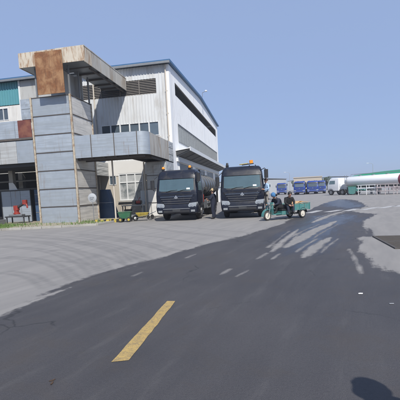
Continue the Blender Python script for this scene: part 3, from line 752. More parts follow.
def make_truck(label, group, paint='truck_navy', tankmat='tank_navy', simple=False, cat='tank truck', name='tank_truck'):
    t = thing(name, label, cat, group=group)
    rings = [rring(-w, w, yf, yb, z, r, 5) for z, yf, yb, w, r in CAB]
    cb_ = MB().loft(rings); nr = len(rings[0])
    if not simple: cb_.f.pop(4*nr + nr - 1)                       # windscreen opening
    cb_.build('cab', paint, t, smooth=True)
    if not simple:
        MB().loft([[(x, .16, 1.40), (x, .20, 1.77), (x, .42, 1.86), (x, .62, 1.78), (x, .62, 1.40)] for x in (-1.12, -.4, 0, .5, 1.12)]).build('dashboard', 'cab_interior', t, smooth=True)
        for x in (-.58, .58):
            st = MB().loft([rring(x-.26, x+.26, y0, y0+.16, z, .06, 3) for z, y0 in ((1.43, 1.05), (1.78, 1.1), (2.08, 1.16), (2.16, 1.18))]).build('seat_back', 'seat_cloth', t, smooth=True)
            MB().loft([rring(x-.14, x+.14, 1.16, 1.28, z, .05, 3) for z in (2.18, 2.22, 2.34, 2.38)]).build('headrest', 'seat_cloth', st, smooth=True)
        rw = [(.58 + .23*math.cos(R(a)), .66 + .12*math.sin(R(a)), 1.90 + .19*math.sin(R(a))) for a in range(0, 361, 20)]
        MB().tube(rw, .016, 6).build('steering_wheel', 'black_plastic', t, smooth=True)
        MB().box((-1.0, .55, 2.60), (1.0, 1.9, 2.63)).build('headliner', 'headliner', t)
        MB().box((-1.1, 1.86, 1.2), (1.1, 1.90, 2.6)).build('cab_rear_trim', 'headliner', t)
    # windscreen with its rubber surround
    if simple: front_patch(-1.12, 1.12, 1.68, 2.54, .010, .05).build('windscreen_surround', 'black_plastic', t, smooth=True)
    else:
        for a_ in ((-1.12, 1.12, 1.68, 1.785), (-1.09, 1.09, 2.455, 2.54), (-1.125, -1.03, 1.78, 2.46), (1.03, 1.125, 1.78, 2.46)):
            front_patch(*a_, .012, 0 if abs(a_[0]-a_[1]) > 1 else 0).build('windscreen_surround', 'black_plastic', t, smooth=True)
    ws = front_patch(-1.05, 1.05, 1.75, 2.48, .020, .03, thick=.006).build('windscreen', GLASS[paint], t, smooth=True)
    vz = MB()
    vz.loft([[(x, cab_y(2.54)-.09+.08*max(0,(abs(x)-.8)/.35)**2, 2.47), (x, cab_y(2.70)-.04+.08*max(0,(abs(x)-.8)/.35)**2, 2.68), (x, cab_y(2.70)+.06, 2.70), (x, cab_y(2.54)+.02, 2.52)] for x in (-1.12,-1.0,-.8,-.4,0,.4,.8,1.0,1.12)])
    vz.build('sun_visor', 'truck_navy', t, smooth=True)
    if not simple:
        front_patch(.62, .82, 1.82, 1.91, .026, thick=.003, n=2).build('sticker', 'paper_white', ws)
        for x in (-.55, .15):
            MB().tube([(x-.05, cab_y(1.72)-.04, 1.72), (x+.25, cab_y(1.80)-.05, 1.79), (x+.62, cab_y(1.88)-.045, 1.81)], .013, 5).build('wiper', 'black_plastic', t)
    # front lid and grille
    front_patch(-1.16, 1.16, 1.555, 1.67, .016).build('front_lid', paint, t, smooth=True, bevel=.008)
    front_patch(-.98, .98, 1.00, 1.545, .008).build('grille_back', 'black_plastic', t)
    for i, (z, hw) in enumerate(((1.475, 1.0), (1.345, .93), (1.215, .85), (1.085, .76))):
        front_patch(-hw, hw, z-.045, z+.045, .05+.008*i, thick=.06).build('grille_slat', paint, t, smooth=True, bevel=.012)
        front_patch(-hw+.02, hw-.02, z-.056, z-.044, .052+.008*i, thick=.05).build('grille_trim', 'chrome', t)
    for s in (-1, 1):
        mb = MB(); rings = []
        for z, xa, xb in ((1.02, .80, 1.20), (1.28, .90, 1.22), (1.54, 1.02, 1.225)):
            rings.append([(s*xa, cab_y(z)-.05, z), (s*xb, cab_y(z)+.03, z), (s*xb, cab_y(z)+.08, z), (s*xa, cab_y(z)+.02, z)])
        mb.loft(rings).build('corner_deflector', paint, t, bevel=.01)
    # emblem: bright arrowhead over a small wedge
    em = MB(); ye = cab_y(1.40)-.085
    em.prism([(0, 1.50), (.125, 1.33), (.062, 1.33), (0, 1.42), (-.062, 1.33), (-.125, 1.33)], 'y', ye, ye+.03)
    em.prism([(0, 1.40), (.05, 1.325), (.02, 1.30), (-.02, 1.30), (-.05, 1.325)], 'y', ye+.004, ye+.03)
    em.build('emblem', 'chrome', t)
    # bumper
    bp_ = MB()
    rings = []
    for z, yf, w in ((.42, -.02, 1.12), (.47, -.10, 1.20), (.66, -.13, 1.235), (.82, -.12, 1.245), (.98, -.07, 1.245)):
        rings.append(rring(-w, w, yf, .55, z, .14, 5))
    bump_o = bp_.loft(rings).build('bumper', paint, t, smooth=True)
    MB().box((-.78, -.142, .50), (.78, -.10, .63)).build('lower_grille', 'black_plastic', bump_o, bevel=.01)
    MB().box((-.80, -.150, .70), (.80, -.12, .735)).build('bumper_trim', 'steel_grey', bump_o)
    if not simple: MB().box((-.23, -.165, .55), (.23, -.145, .68)).build('plate_holder', 'red_paint' if False else 'steel_dark', bump_o)
    for s in (-1, 1):
        h = MB().loft([[(s*.74, -.135, .80), (s*1.16, -.115, .80), (s*1.255, .06, .82), (s*.74, .06, .80)], [(s*.70, -.13, .90), (s*1.18, -.10, .92), (s*1.262, .08, .94), (s*.70, .08, .90)], [(s*.78, -.085, 1.03), (s*1.16, -.06, 1.06), (s*1.25, .10, 1.08), (s*.78, .1, 1.03)]]).build('headlight', 'lamp_clear', t, bevel=.01)
        MB().lathe([(.075, -.02), (.07, 0), (.03, .02)], 'y', (s*.90, -.128, .90), 14).build('lamp_bowl', 'chrome', h, smooth=True)
        MB().box((s*.86-.13, -.145, .50), (s*.86+.13, -.11, .62)) if False else None
        f = MB().box((min(s*.86, s*1.10), -.142, .52), (max(s*.86, s*1.10), -.09, .64)).build('fog_lamp', 'lamp_clear', t, bevel=.01)
        # doors, side windows, steps, mirrors
        d = side_patch(s, .28, 1.5, .98, 1.68, .012).build('door', paint, t, bevel=.006)
        side_patch(s, .40, 1.46, 1.74, 2.44, .014, .52).build('side_window', 'cab_glass', t)
        xh = s*(cab_w(1.5)+.03)
        MB().box((min(xh, xh+s*.03), 1.25, 1.60), (max(xh, xh+s*.03), 1.44, 1.66)).build('handle', 'black_plastic', d)
        MB().box((min(s*1.0, s*1.24), .45, .40), (max(s*1.0, s*1.24), 1.0, .45)).build('step', 'steel_dark', t)
        MB().box((min(s*.95, s*1.20), .30, .45), (max(s*.95, s*1.20), .95, .95)).build('step_housing', 'black_plastic', t, bevel=.02)
        xm = s*1.38; m0, m1 = (1.88, 2.42) if s < 0 else (2.24, 2.72)
        mr = MB().loft([rring(xm-.11, xm+.11, -.16, .0, z, .05, 3) for z in (m0, m0+.04, m1-.04, m1)]).build('mirror', 'black_plastic', t, smooth=True)
        MB().tube([(s*1.10, .35, 2.72), (s*1.30, .02, m1+.08), (s*1.38, -.07, m1-.02)], .02, 6).build('mirror_arm', 'black_plastic', mr)
        MB().tube([(s*1.20, .25, m0-.04), (s*1.34, .0, m0-.06), (s*1.38, -.07, m0+.02)], .018, 6).build('mirror_arm', 'black_plastic', mr)
    # chassis and wheels
    for s in (-1, 1):
        MB().box((s*.43-.04, .5, .78), (s*.43+.04, 8.5, 1.04)).build('chassis_rail', 'steel_dark', t)
        wheel(t, (s*1.03, 1.42, .52), side=s)
        for y in (5.6, 6.98): wheel(t, (s*.90, y, .52), side=s, dual=True)
        fd = MB(); arc_ = [(1.42 + .66*math.cos(R(a)), .52 + .66*math.sin(R(a))) for a in range(-5, 186, 15)]
        fd.loft([[(s*.86, y, z), (s*1.22, y, z), (s*1.22, y+(y-1.42)*.05, z+.03), (s*.86, y+(y-1.42)*.05, z+.03)] for y, z in arc_]).build('mudguard', 'black_plastic', t)
        fd = MB(); arc_ = [(5.6 + .66*math.cos(R(a)), .52 + .66*math.sin(R(a))) for a in range(185, 80, -15)] + [(6.98 + .66*math.cos(R(a)), .52 + .66*math.sin(R(a))) for a in range(90, -10, -15)]
        fd.loft([[(s*.62, y, z), (s*1.22, y, z), (s*1.22, y, z+.03), (s*.62, y, z+.03)] for y, z in arc_]).build('mudguard', 'black_plastic', t)
    MB().lathe([(.09, -.9), (.09, .9)], 'x', (0, 1.42, .52), 10).lathe([(.11, -.7), (.11, .7)], 'x', (0, 5.6, .52), 10).lathe([(.11, -.7), (.11, .7)], 'x', (0, 6.98, .52), 10).build('axles', 'steel_dark', t)
    MB().box((-.4, .6, .62), (.4, 1.9, .95)).build('engine', 'steel_dark', t)
    # oval tank with ribs
    def oval(y, rx, rz, n=36): return [(rx*math.cos(2*math.pi*k/n), y, 2.06 + rz*math.sin(2*math.pi*k/n)) for k in range(n)]
    RX, RZ = 1.19, .80
    tk = MB().loft([oval(2.72, .35, .22), oval(2.66, .75, .50) if False else oval(2.78, .8, .54), oval(2.9, 1.08, .72), oval(3.02, RX, RZ), oval(8.3, RX, RZ), oval(8.42, 1.08, .72), oval(8.5, .8, .54)]).build('tank', tankmat, t, smooth=True)
    for y in (3.2, 4.2, 5.2, 6.2, 7.2, 8.1):
        MB().loft([oval(y-.10, RX+.001, RZ+.001), oval(y-.08, RX+.05, RZ+.05), oval(y+.08, RX+.05, RZ+.05), oval(y+.10, RX+.001, RZ+.001)], cap=False).build('tank_rib', 'steel_dark' if not simple else tankmat, tk, smooth=True)
    MB().box((-.5, 3.1, 1.0), (.5, 8.3, 1.34)).build('tank_cradle', 'steel_dark', t)
    cw = MB().box((-.45, 3.2, 2.86), (.45, 8.2, 2.90))
    cw.build('catwalk', 'steel_dark', t)
    rl = MB()
    for s in (-.62, .62):
        rl.tube([(s, 3.0, 3.12), (s, 8.3, 3.12)], .025, 6)
        for y in np.arange(3.1, 8.4, 1.04): rl.tube([(s, y, 2.78), (s, y, 3.12)], .02, 6)
    rl.build('top_rail', tankmat, t)
    for y in (4.2, 6.4): MB().lathe([(.26, 2.86), (.26, 3.0), (.22, 3.04), (.05, 3.05)], 'z', (0, y, 0), 18).build('manhole', 'steel_grey', t, smooth=True)
    for s in (-1, 1):
        MB().box((min(s*.55, s*1.18), 2.35, .55), (max(s*.55, s*1.18), 3.5, 1.12)).build('fuel_box', 'chrome' if s < 0 else 'steel_grey', t, bevel=.05)
        sg = MB()
        for z in (.55, .85): sg.box((s*1.19-.02, 3.6, z), (s*1.19+.02, 4.85, z+.08))
        for y in (3.7, 4.7): sg.box((s*1.16-.02, y, .5), (s*1.16+.02, y+.06, 1.2))
        sg.build('side_guard', 'steel_grey', t)
    MB().tube([(.95, 2.45, 1.0), (.95, 2.45, 2.9), (.95, 2.35, 3.05)], .07, 10).build('air_intake', 'black_plastic', t, smooth=True)
    if not simple:
        # suction hose and pump gear seen beside the tank
        hs = [(1.22, 2.6 + .9*k/14, 1.75 + .16*math.sin(k*1.1)) for k in range(15)]
        MB().tube(hs, .06, 8).build('suction_hose', 'rubber', t, smooth=True)
        MB().lathe([(.16, 2.45), (.2, 2.5), (.2, 2.85), (.16, 2.9)], 'y', (.7, 0, 1.35), 16).build('pump', 'steel_grey', t, smooth=True)
        MB().lathe([(.09, 0), (.1, .03), (.1, .42), (.06, .5), (.03, .56)], 'z', (1.12, 2.25, 1.0), 12).build('fire_extinguisher', 'red_paint', t, smooth=True)
    return t
def beacon(truck, x, y, amber=True, h=.14):
    b_ = MB().lathe([(.08, 2.96), (.08, 3.06), (.11, 3.07), (.11, 3.10)], 'z', (x, y, 0), 14).build('beacon', 'black_plastic', truck, smooth=True)
    if amber: MB().lathe([(.085, 3.10), (.085, 3.10+h*.6), (.065, 3.10+h*.9), (.02, 3.10+h)], 'z', (x, y, 0), 14).build('beacon_lens', 'amber', b_, smooth=True)
    else: MB().lathe([(.07, 3.10), (.07, 3.22), (.04, 3.26)], 'z', (x, y, 0), 14).build('beacon_stub', 'black_plastic', b_, smooth=True)
TL = Vector((-1.30, 21.35, 0)); TR = Vector((2.50, 20.95, 0))
trL = make_truck('dark navy tank truck beside the walkway with two amber beacons on its cab roof', 'dark tank trucks parked side by side')
trR = copy_tree(trL)
trR['label'] = 'dark navy tank truck nearer the tricycle, with one long amber light bar on its roof'
trL.location = TL; trL.rotation_euler = (0,0,-R(11.5)); trR.location = TR; trR.rotation_euler = (0,0,-R(9.0))
beacon(trL, -.92, .75); beacon(trL, .72, .75); beacon(trR, -.85, .8, False)
lb = MB().box((.28, .62, 3.04), (.98, .80, 3.10)).build('light_bar', 'steel_dark', trR, bevel=.02)
lb.rotation_euler = (0, R(-5), 0)
MB().loft([rring(.74, .95, .62, .82, z, .05, 3) for z in (3.09, 3.12, 3.24, 3.27)]).build('amber_lens', 'amber', lb, smooth=True)
MB().box((.14, .64, 3.09), (.66, .80, 3.135)).build('amber_lens', 'yellow_paint', lb, bevel=.02)
MB().tube([(.45, .72, 2.93), (.45, .72, 3.06)], .03, 6).tube([(.8, .72, 2.93), (.8, .72, 3.06)], .03, 6).build('bracket', 'steel_dark', trR)

# far row of blue trucks
BT = [((21.6, 95, 0), -13, 'blue truck at left end of the far row, just above the tricycle riders'), ((22.6, 82, 0), -20, 'blue truck in the far row, second from the left'),
      ((25.9, 83, 0), -15, 'blue truck in the far row, third from the left'), ((28.3, 85, 0), -18, 'blue truck at the right end of the far row beside the white tanker')]
b0 = None
for i, (l, rz, lab) in enumerate(BT):
    if b0 is None: b0 = make_truck(lab, 'blue trucks parked in the distance', 'truck_blue', 'truck_blue', True, 'truck', 'blue_truck'); o = b0
    else: o = copy_tree(b0); o['label'] = lab
    if i in (1, 3):
        for ch in o.children_recursive:
            if ch.name.startswith(('tank', 'top_rail')): ch.data = ch.data.copy(); ch.data.materials[0] = MATS['steel_grey']
    o.location = l; o.rotation_euler = (0,0,R(rz))

# ------------------------------------------------------------------ people
BASE = dict(pel=(0,0,.95), waist=(0,-.0,1.08), chest=(0,-.02,1.30), collar=(0,0,1.44), neck=(0,-.01,1.51), jaw=(0,-.045,1.565), head=(0,-.02,1.655), crown=(0,.0,1.73))
def standing():
    p = dict(BASE)
    for s, n in ((-1,'L'),(1,'R')):
        p.update({'sh'+n: (s*.175,0,1.40), 'el'+n: (s*.24,.03,1.12), 'wr'+n: (s*.25,-.06,.88), 'ha'+n: (s*.245,-.09,.80), 'hip'+n: (s*.09,0,.90), 'kn'+n: (s*.10,-.03,.49), 'an'+n: (s*.11,.03,.09), 'to'+n: (s*.13,-.14,.035)})
    return p
RAD = dict(pel=.135, waist=.125, chest=.145, collar=.085, neck=.052, jaw=.068, head=.098, crown=.072, sh=.068, el=.046, wr=.031, ha=.034, hip=.098, kn=.062, an=.043, to=.036)
def person(label, loc, rz, pose, top='cloth_navy', legs='cloth_black', hair='hair_black', hat=None, group=None, cat='person', scarf=None, girth=1.0):
    t = thing('person', label, cat, loc, rz, group)
    names = list(pose); P = {k: Vector(v) for k, v in pose.items()}
    edges = [('pel','waist'),('waist','chest'),('chest','collar'),('collar','neck'),('neck','jaw'),('jaw','head'),('head','crown')]
    for n in 'LR': edges += [('chest','sh'+n),('sh'+n,'el'+n),('el'+n,'wr'+n),('wr'+n,'ha'+n),('pel','hip'+n),('hip'+n,'kn'+n),('kn'+n,'an'+n),('an'+n,'to'+n)]
    vs = [P[n] for n in names]; idx = {n: i for i, n in enumerate(names)}
    rad = []
    for n in names:
        k = n if n in RAD else n[:-1]
        rad.append(RAD[k] * (girth if k not in ('jaw','head','crown','ha','wr') else 1))
    es = [(idx[a], idx[b]) for a, b in edges]; zone = {}
    # five fingers on each hand
    for n in 'LR':
        h, w = P['ha'+n], P['wr'+n]; d = (h-w).normalized(); sd_ = d.cross(Vector((0,1,0))); sd_ = sd_.normalized() if sd_.length > .1 else Vector((1,0,0)); bd = d.cross(sd_)
        for j, (off, ln) in enumerate(((-.027,.062),(-.009,.075),(.009,.071),(.027,.055))):
            a = h + sd_*off + d*.02; b_ = a + d*ln*.55 + bd*.012; c = b_ + d*ln*.4 + bd*.03
            k = len(vs); vs += [a, b_, c]; rad += [.011,.009,.008]; es += [(idx['ha'+n], k), (k, k+1), (k+1, k+2)]
        a = w + sd_*.035 + d*.035; b_ = a + sd_*.02 + d*.035 + bd*.015
        k = len(vs); vs += [a, b_]; rad += [.012, .009]; es += [(idx['wr'+n], k), (k, k+1)]
    # nose
    fdir = (P['jaw'] - P['neck']); fdir.z = 0; fdir = fdir.normalized() if fdir.length > .005 else Vector((0,-1,0))
    hd = P['head']; k = len(vs); vs.append(hd + fdir*.112 + Vector((0,0,-.02))); rad.append(.013); es.append((idx['head'], k))
    me = bpy.data.meshes.new('body'); me.from_pydata([tuple(v) for v in vs], es, [])
    ob = bpy.data.objects.new('body', me); rawlink(ob)
    ob.modifiers.new('skin', 'SKIN'); sb = ob.modifiers.new('sub', 'SUBSURF'); sb.levels = 2; sb.render_levels = 2
    for i, r_ in enumerate(rad):
        me.skin_vertices[0].data[i].radius = (r_, r_)
        me.skin_vertices[0].data[i].use_root = (i == idx['pel'])
    dg = bpy.context.evaluated_depsgraph_get(); dg.update()
    nm = bpy.data.meshes.new_from_object(ob.evaluated_get(dg))
    bpy.data.objects.remove(ob)
    nm.materials.clear()
    for x in ('skin', top, legs, 'shoe'): nm.materials.append(MATS[x])
    segs = []
    for a, b_ in edges:
        if a in ('neck','jaw','head') : z_ = 0
        elif a.startswith('wr'): z_ = 0
        elif a.startswith('an'): z_ = 3
        elif a.startswith(('hip','kn')) or b_.startswith('hip'): z_ = 2
        else: z_ = 1
        segs.append((P[a], P[b_], z_))
    for pf in nm.polygons:
        c = pf.center; best = (9, 0)
        for a, b_, z_ in segs:
            ab = b_-a; tt = max(0, min(1, (c-a).dot(ab)/max(ab.length_squared, 1e-9))); dd = (c-(a+ab*tt)).length
            if dd < best[0]: best = (dd, z_)
        pf.material_index = best[1]
    nm.shade_smooth()
    body = bpy.data.objects.new('body', nm); rawlink(body); body.parent = t
    # face
    rt = fdir.cross(Vector((0,0,1)))
    for s in (-1, 1):
        e_ = hd + fdir*.088 + rt*(s*.034) + Vector((0,0,.004))
        MB().lathe([(.002,-.008),(.011,-.004),(.012,0),(.011,.004),(.002,.008)], 'z', e_, 8).build('eye', 'eye_dark', t, smooth=True)
        a_ = hd + rt*(s*.094) + Vector((0,0,-.012))
        MB().lathe([(.004,-.03),(.016,-.02),(.02,.0),(.019,.018),(.006,.03)], 'z', a_, 8).build('ear', 'skin', t, smooth=True)
    m_ = hd + fdir*.086 + Vector((0,0,-.062))
    MB().bar(m_-rt*.024, m_+rt*.024, .012, .012).build('mouth', 'lip', t)
    # hair or headgear: shell over the skull
    def shell(r, drop, c, mat, nm_, tilt=.22):
        mb = MB(); rings = []
        for i in range(8):
            a = R(90 - i*drop/7); ring = []
            for j in range(20):
                th = 2*math.pi*j/20; dirv = rt*math.cos(th) + fdir*math.sin(th)
                rr = r*(1+.02*math.sin(5*th+i)); low = (i/7)*(.0 if math.sin(th) > .2 else -.035)
                ring.append(c + dirv*(rr*max(.05, math.cos(a))) + Vector((0,0,rr*1.08*math.sin(a)+low)))
            rings.append(ring)
        return mb.loft(rings, cap=True).build(nm_, mat, t, smooth=True)
    hc = hd + Vector((0,0,.018)) - fdir*.012
    if scarf:
        shell(.128, 125, hc, scarf, 'headscarf')
    else:
        shell(.112, 100, hc, hair, 'hair')
    if hat:
        cp = shell(.122, 82, hc + Vector((0,0,.02)), hat, 'cap')
        mb = MB(); rings = []
        for j in range(9):
            th = R(20 + 140*j/8); dv = rt*math.cos(th) + fdir*math.sin(th)
            a_ = hc + dv*.115 + Vector((0,0,.04)); b_ = hc + rt*(.115*math.cos(th)) + fdir*(.10+.10*math.sin(th)) + Vector((0,0,.015))
            rings.append([a_, b_, b_+Vector((0,0,.008)), a_+Vector((0,0,.01))])
        mb.loft(rings).build('visor', hat, t)
    return t
# between the trucks, turned away, both arms forward at the pump gear
p = standing(); p.update(elL=(-.27,-.12,1.14), wrL=(-.16,-.30,1.12), haL=(-.10,-.37,1.13), elR=(.27,-.10,1.15), wrR=(.14,-.30,1.2), haR=(.08,-.37,1.2), jaw=(0,-.05,1.56))
person('person in dark navy clothes standing in the gap between the two dark trucks', (.86, 21.7, 0), R(-115), p, 'cloth_navy', 'cloth_navy', 'hair_brown', hat='tan_vest', girth=1.5)
# on the step of the right-hand truck's driver door
p = standing(); p.update(elL=(-.30,-.14,1.30), wrL=(-.22,-.32,1.45), haL=(-.18,-.39,1.50), elR=(.29,-.05,1.16), wrR=(.22,-.27,1.14), haR=(.18,-.34,1.16))
stp = TR + Vector((math.cos(R(9)), -math.sin(R(9)), 0))*1.38 + Vector((math.sin(R(9)), math.cos(R(9)), 0))*.30
person('person in light blue shirt standing on the cab step of the truck nearer the tricycle', (stp.x, stp.y, .452), R(-68), p, 'cloth_sky', 'cloth_grey', 'hair_brown', girth=1.1)
# colleague just beside the photographer: only the shadow reaches the picture
p = standing(); p.update(jaw=(0,-.05,1.56))
person('person in cap standing beside the photographer, seen by the shadow on the asphalt', (1.70, 1.16, 0), R(-35), p, 'cloth_grey', 'cloth_black', 'hair_black', hat='cloth_navy', girth=1.15)
# ------------------------------------------------------------------ cargo tricycle
TRK = Vector((4.35, 19.15, 0))
tdir = math.atan2(19.91-18.4, 5.49-3.4)                     # rear lies this way
ta = R(33)
tri = thing('cargo_tricycle', 'teal electric cargo tricycle parked in front of the right truck', 'tricycle', TRK, ta)
# local: -x is forward, y to the far side
def small_wheel(c, r, w, nm='wheel'):
    wh = MB().lathe([(r*.68, -w/2), (r*.9, -w/2), (r, -w*.2), (r, w*.2), (r*.9, w/2), (r*.68, w/2)], 'y', (0,0,0), 22, cap=False).lathe([(r*.69, -w*.3), (r*.69, w*.3)], 'y', (0,0,0), 22, cap=False).build(nm, 'rubber', tri, smooth=True)
    wh.location = c
    MB().lathe([(r*.72, -w*.4), (r*.6, -w*.36), (r*.3, -w*.3), (r*.28, -w*.6), (.02, -w*.62)], 'y', (0,0,0), 22).lathe([(r*.72, w*.4), (r*.6, w*.36), (r*.3, w*.3), (r*.28, w*.6), (.02, w*.62)], 'y', (0,0,0), 22).build('rim', 'rim_cream', wh, smooth=True)
    return wh
small_wheel((-1.08, 0, .25), .25, .10, 'front_wheel'); small_wheel((1.02, -.44, .24), .24, .12, 'rear_wheel'); small_wheel((1.02, .44, .24), .24, .12, 'rear_wheel')
MB().loft([[(-1.08+.31*math.cos(R(a)), y, .25+.31*math.sin(R(a))) for y in (-.08, .08)] + [(-1.08+.33*math.cos(R(a)), y, .25+.33*math.sin(R(a))) for y in (.08, -.08)] for a in range(20, 200, 15)]).build('front_mudguard', 'teal_paint', tri, smooth=True)
fk = MB()
for y in (-.09, .09): fk.tube([(-1.08, y, .25), (-.93, y, .72)], .022, 8)
fk.tube([(-.93, 0, .66), (-.76, 0, 1.08)], .03, 8)
fk.build('fork', 'steel_grey', tri, smooth=True)
MB().tube([(-.60,-.34,1.06),(-.72,-.26,1.10),(-.76,0,1.08),(-.72,.26,1.10),(-.60,.34,1.06)], .016, 8).build('handlebar', 'black_plastic', tri, smooth=True)
MB().loft([[(-.90,-.24,.34),(-.90,.24,.34),(-.86,.24,.34),(-.86,-.24,.34)], [(-.93,-.27,.60),(-.93,.27,.60),(-.89,.27,.60),(-.89,-.27,.60)], [(-.86,-.22,.92),(-.86,.22,.92),(-.82,.22,.92),(-.82,-.22,.92)]]).build('leg_shield', 'teal_paint', tri, bevel=.015)
MB().lathe([(.05,.02),(.09,0),(.09,-.05),(.04,-.09)], 'x', (-.93,0,.84), 16).build('headlight', 'lamp_clear', tri, smooth=True)
MB().box((-.90,-.27,.28),(-.30,.27,.33)).build('foot_board', 'teal_paint', tri, bevel=.01)
MB().box((-.34,-.33,.24),(.24,.33,.46)).build('battery_box', 'teal_paint', tri, bevel=.03)
MB().box((-.36,-.36,.46),(.22,.36,.54)).build('seat', 'black_plastic', tri, bevel=.035)
MB().box((-.4,-.05,.22),(1.5,.05,.28)).build('frame', 'steel_dark', tri)
MB().lathe([(.03,-.44),(.03,.44)], 'y', (1.02,0,.24), 8).build('rear_axle', 'steel_dark', tri)
bd = MB().box((.30,-.50,.46),(1.56,.50,.50)).build('cargo_bed', 'teal_paint', tri)
for y in (-.52,.50): MB().box((.30,y,.44),(1.56,y+.02,.76)).build('side_board', 'teal_paint', bd, bevel=.004)
for x in (.28,1.56): MB().box((x,-.52,.44),(x+.02,.52,.76)).build('end_board', 'teal_paint', bd, bevel=.004)
for y in (-.545,.52):
    for x in (.34,.72,1.12,1.50): MB().box((x,y,.42),(x+.04,y+.025,.78)).build('board_stake', 'teal_paint', bd)
    MB().tube([(.28,y+.012,.79),(1.58,y+.012,.79)], .014, 6).build('top_tube', 'teal_paint', bd)
for s in (-1,1): MB().loft([[(1.02+.30*math.cos(R(a)), s*.36, .24+.30*math.sin(R(a))), (1.02+.30*math.cos(R(a)), s*.53, .24+.30*math.sin(R(a))), (1.02+.315*math.cos(R(a)), s*.53, .24+.315*math.sin(R(a))), (1.02+.315*math.cos(R(a)), s*.36, .24+.315*math.sin(R(a)))] for a in range(10,171,16)]).build('rear_mudguard', 'black_plastic', tri)
MB().box((.24,-.35,.50),(.27,.35,.74)).build('seat_back_rail', 'steel_dark', tri)
for s in (-1,1): MB().tube([(-.70,s*.27,1.1),(-.72,s*.33,1.24)], .008, 6).lathe([(.002,-.02),(.06,-.018),(.06,.0),(.01,.01)], 'x', (-.72,s*.34,1.28), 12).build('mirror', 'black_plastic', tri)
# load: flattened cardboard sheets leaning out of the bed
R33 = Matrix.Rotation(ta, 3, 'Z')
def onbed(p): return TRK + R33 @ Vector(p)
for i, (dx, dz, ry, rz, w_, l_, lab) in enumerate(((.92,.64,-9,4,.88,1.30,'large tan cardboard sheet lying in the tricycle bed, lowest of three'), (.98,.70,-12,-7,.80,1.16,'tan cardboard sheet in the middle of the pile in the tricycle bed'), (.90,.76,-8,10,.70,.95,'small tan cardboard sheet on top of the pile in the tricycle bed'))):
    mb = MB(); n = 7; rings = []
    for k in range(n):
        x = -l_/2 + l_*k/(n-1); z = .10*math.sin(math.pi*k/(n-1)) + .015*math.sin(k*1.7+i)
        rings.append([(x,-w_/2,z),(x,w_/2,z+.02*math.sin(k)),(x,w_/2,z+.02*math.sin(k)+.018),(x,-w_/2,z+.018)])
    o = mb.loft(rings).build('cardboard_sheet', 'cardboard')
    o.location = onbed((dx,-.02,dz)); o.rotation_euler = (0, R(ry), ta+R(rz)); tag(o, lab, 'cardboard', 'cardboard in the tricycle bed')
# riders: local pose frame faces -y, seat height .72
def seated(seat=.72, lean=.06, reach=True):
    dz = seat + .10 - .95; p = {}
    hz_ = lambda z: (.95 + (z-.95)*.90 if z > .95 else z) + dz
    for k, v in BASE.items(): p[k] = (v[0], v[1] - lean*max(0, (v[2]-.95))/.5, hz_(v[2]))
    for s, n in ((-1,'L'),(1,'R')):
        yl = -lean*.9
        p.update({'sh'+n: (s*.185,yl,hz_(1.40)), 'el'+n: (s*.24,yl-.10,1.14+dz), 'wr'+n: (s*.20,yl-.36,1.10+dz) if reach else (s*.10,yl-.30,1.02+dz), 'ha'+n: (s*.19,yl-.43,1.11+dz) if reach else (s*.05,yl-.36,1.0+dz),
                  'hip'+n: (s*.10,-.02,.93+dz), 'kn'+n: (s*.14,-.42,1.0+dz), 'an'+n: (s*.13,-.46,.42), 'to'+n: (s*.14,-.62,.36)})
    return p
def ride(label, x, y, dirn, pose, **kw):
    o = person(label, onbed((x,y,0)), ta + dirn, pose, **kw); return o
ride('rider with blue headscarf and dark jacket at the tricycle handlebar', -.12, -.0, R(-90), seated(.54, .34), top='cloth_navy', legs='cloth_black', scarf='cloth_blue', girth=1.4)
pp = seated(.56, .24, False); 
for n, s in (('L',-1),('R',1)): pp['an'+n] = (s*.12,-.50,.36); pp['to'+n] = (s*.13,-.66,.30)
ride('bare headed passenger in dark clothes sitting sideways behind the tricycle rider', .26, -.16, R(-28), pp, top='cloth_black', legs='cloth_navy', hair='hair_black', girth=1.4)

# ------------------------------------------------------------------ verge, grass, bits at the foot of the tower
vg = MB().prism([(-16,-7.1),(-2.8,-3.45),(.5,-2.75),(2.3,-2.1),(2.5,-.2),(2.4,2.7),(-16,2.2)], 'z', 0, .10).build('verge', 'dirt')
vg.location = W(0,0); vg.rotation_euler = (0,0,-YAW); tag(vg, kind='structure')
kb = [(-16,-7.1),(-2.8,-3.45),(.5,-2.75),(2.3,-2.1),(2.5,-.2)]
for (a, b_) in zip(kb, kb[1:]):
    A_, B_ = Vector((*a,0)), Vector((*b_,0)); n = max(1, int((B_-A_).length/1.0))
    for k in range(n):
        p_, q_ = A_.lerp(B_, k/n), A_.lerp(B_, (k+1)/n); d = (q_-p_).normalized()*.008
        MB().bar(p_+d+Vector((0,0,.06)), q_-d+Vector((0,0,.06)), .12, .128).build('kerb_stone', 'concrete', vg, bevel=.012)
rng = random.Random(3)
mb = MB()
def edge_v(u):
    for (a, b_) in zip(kb, kb[1:]):
        if a[0] <= u <= b_[0]: return a[1] + (b_[1]-a[1])*(u-a[0])/(b_[0]-a[0])
    return -.2
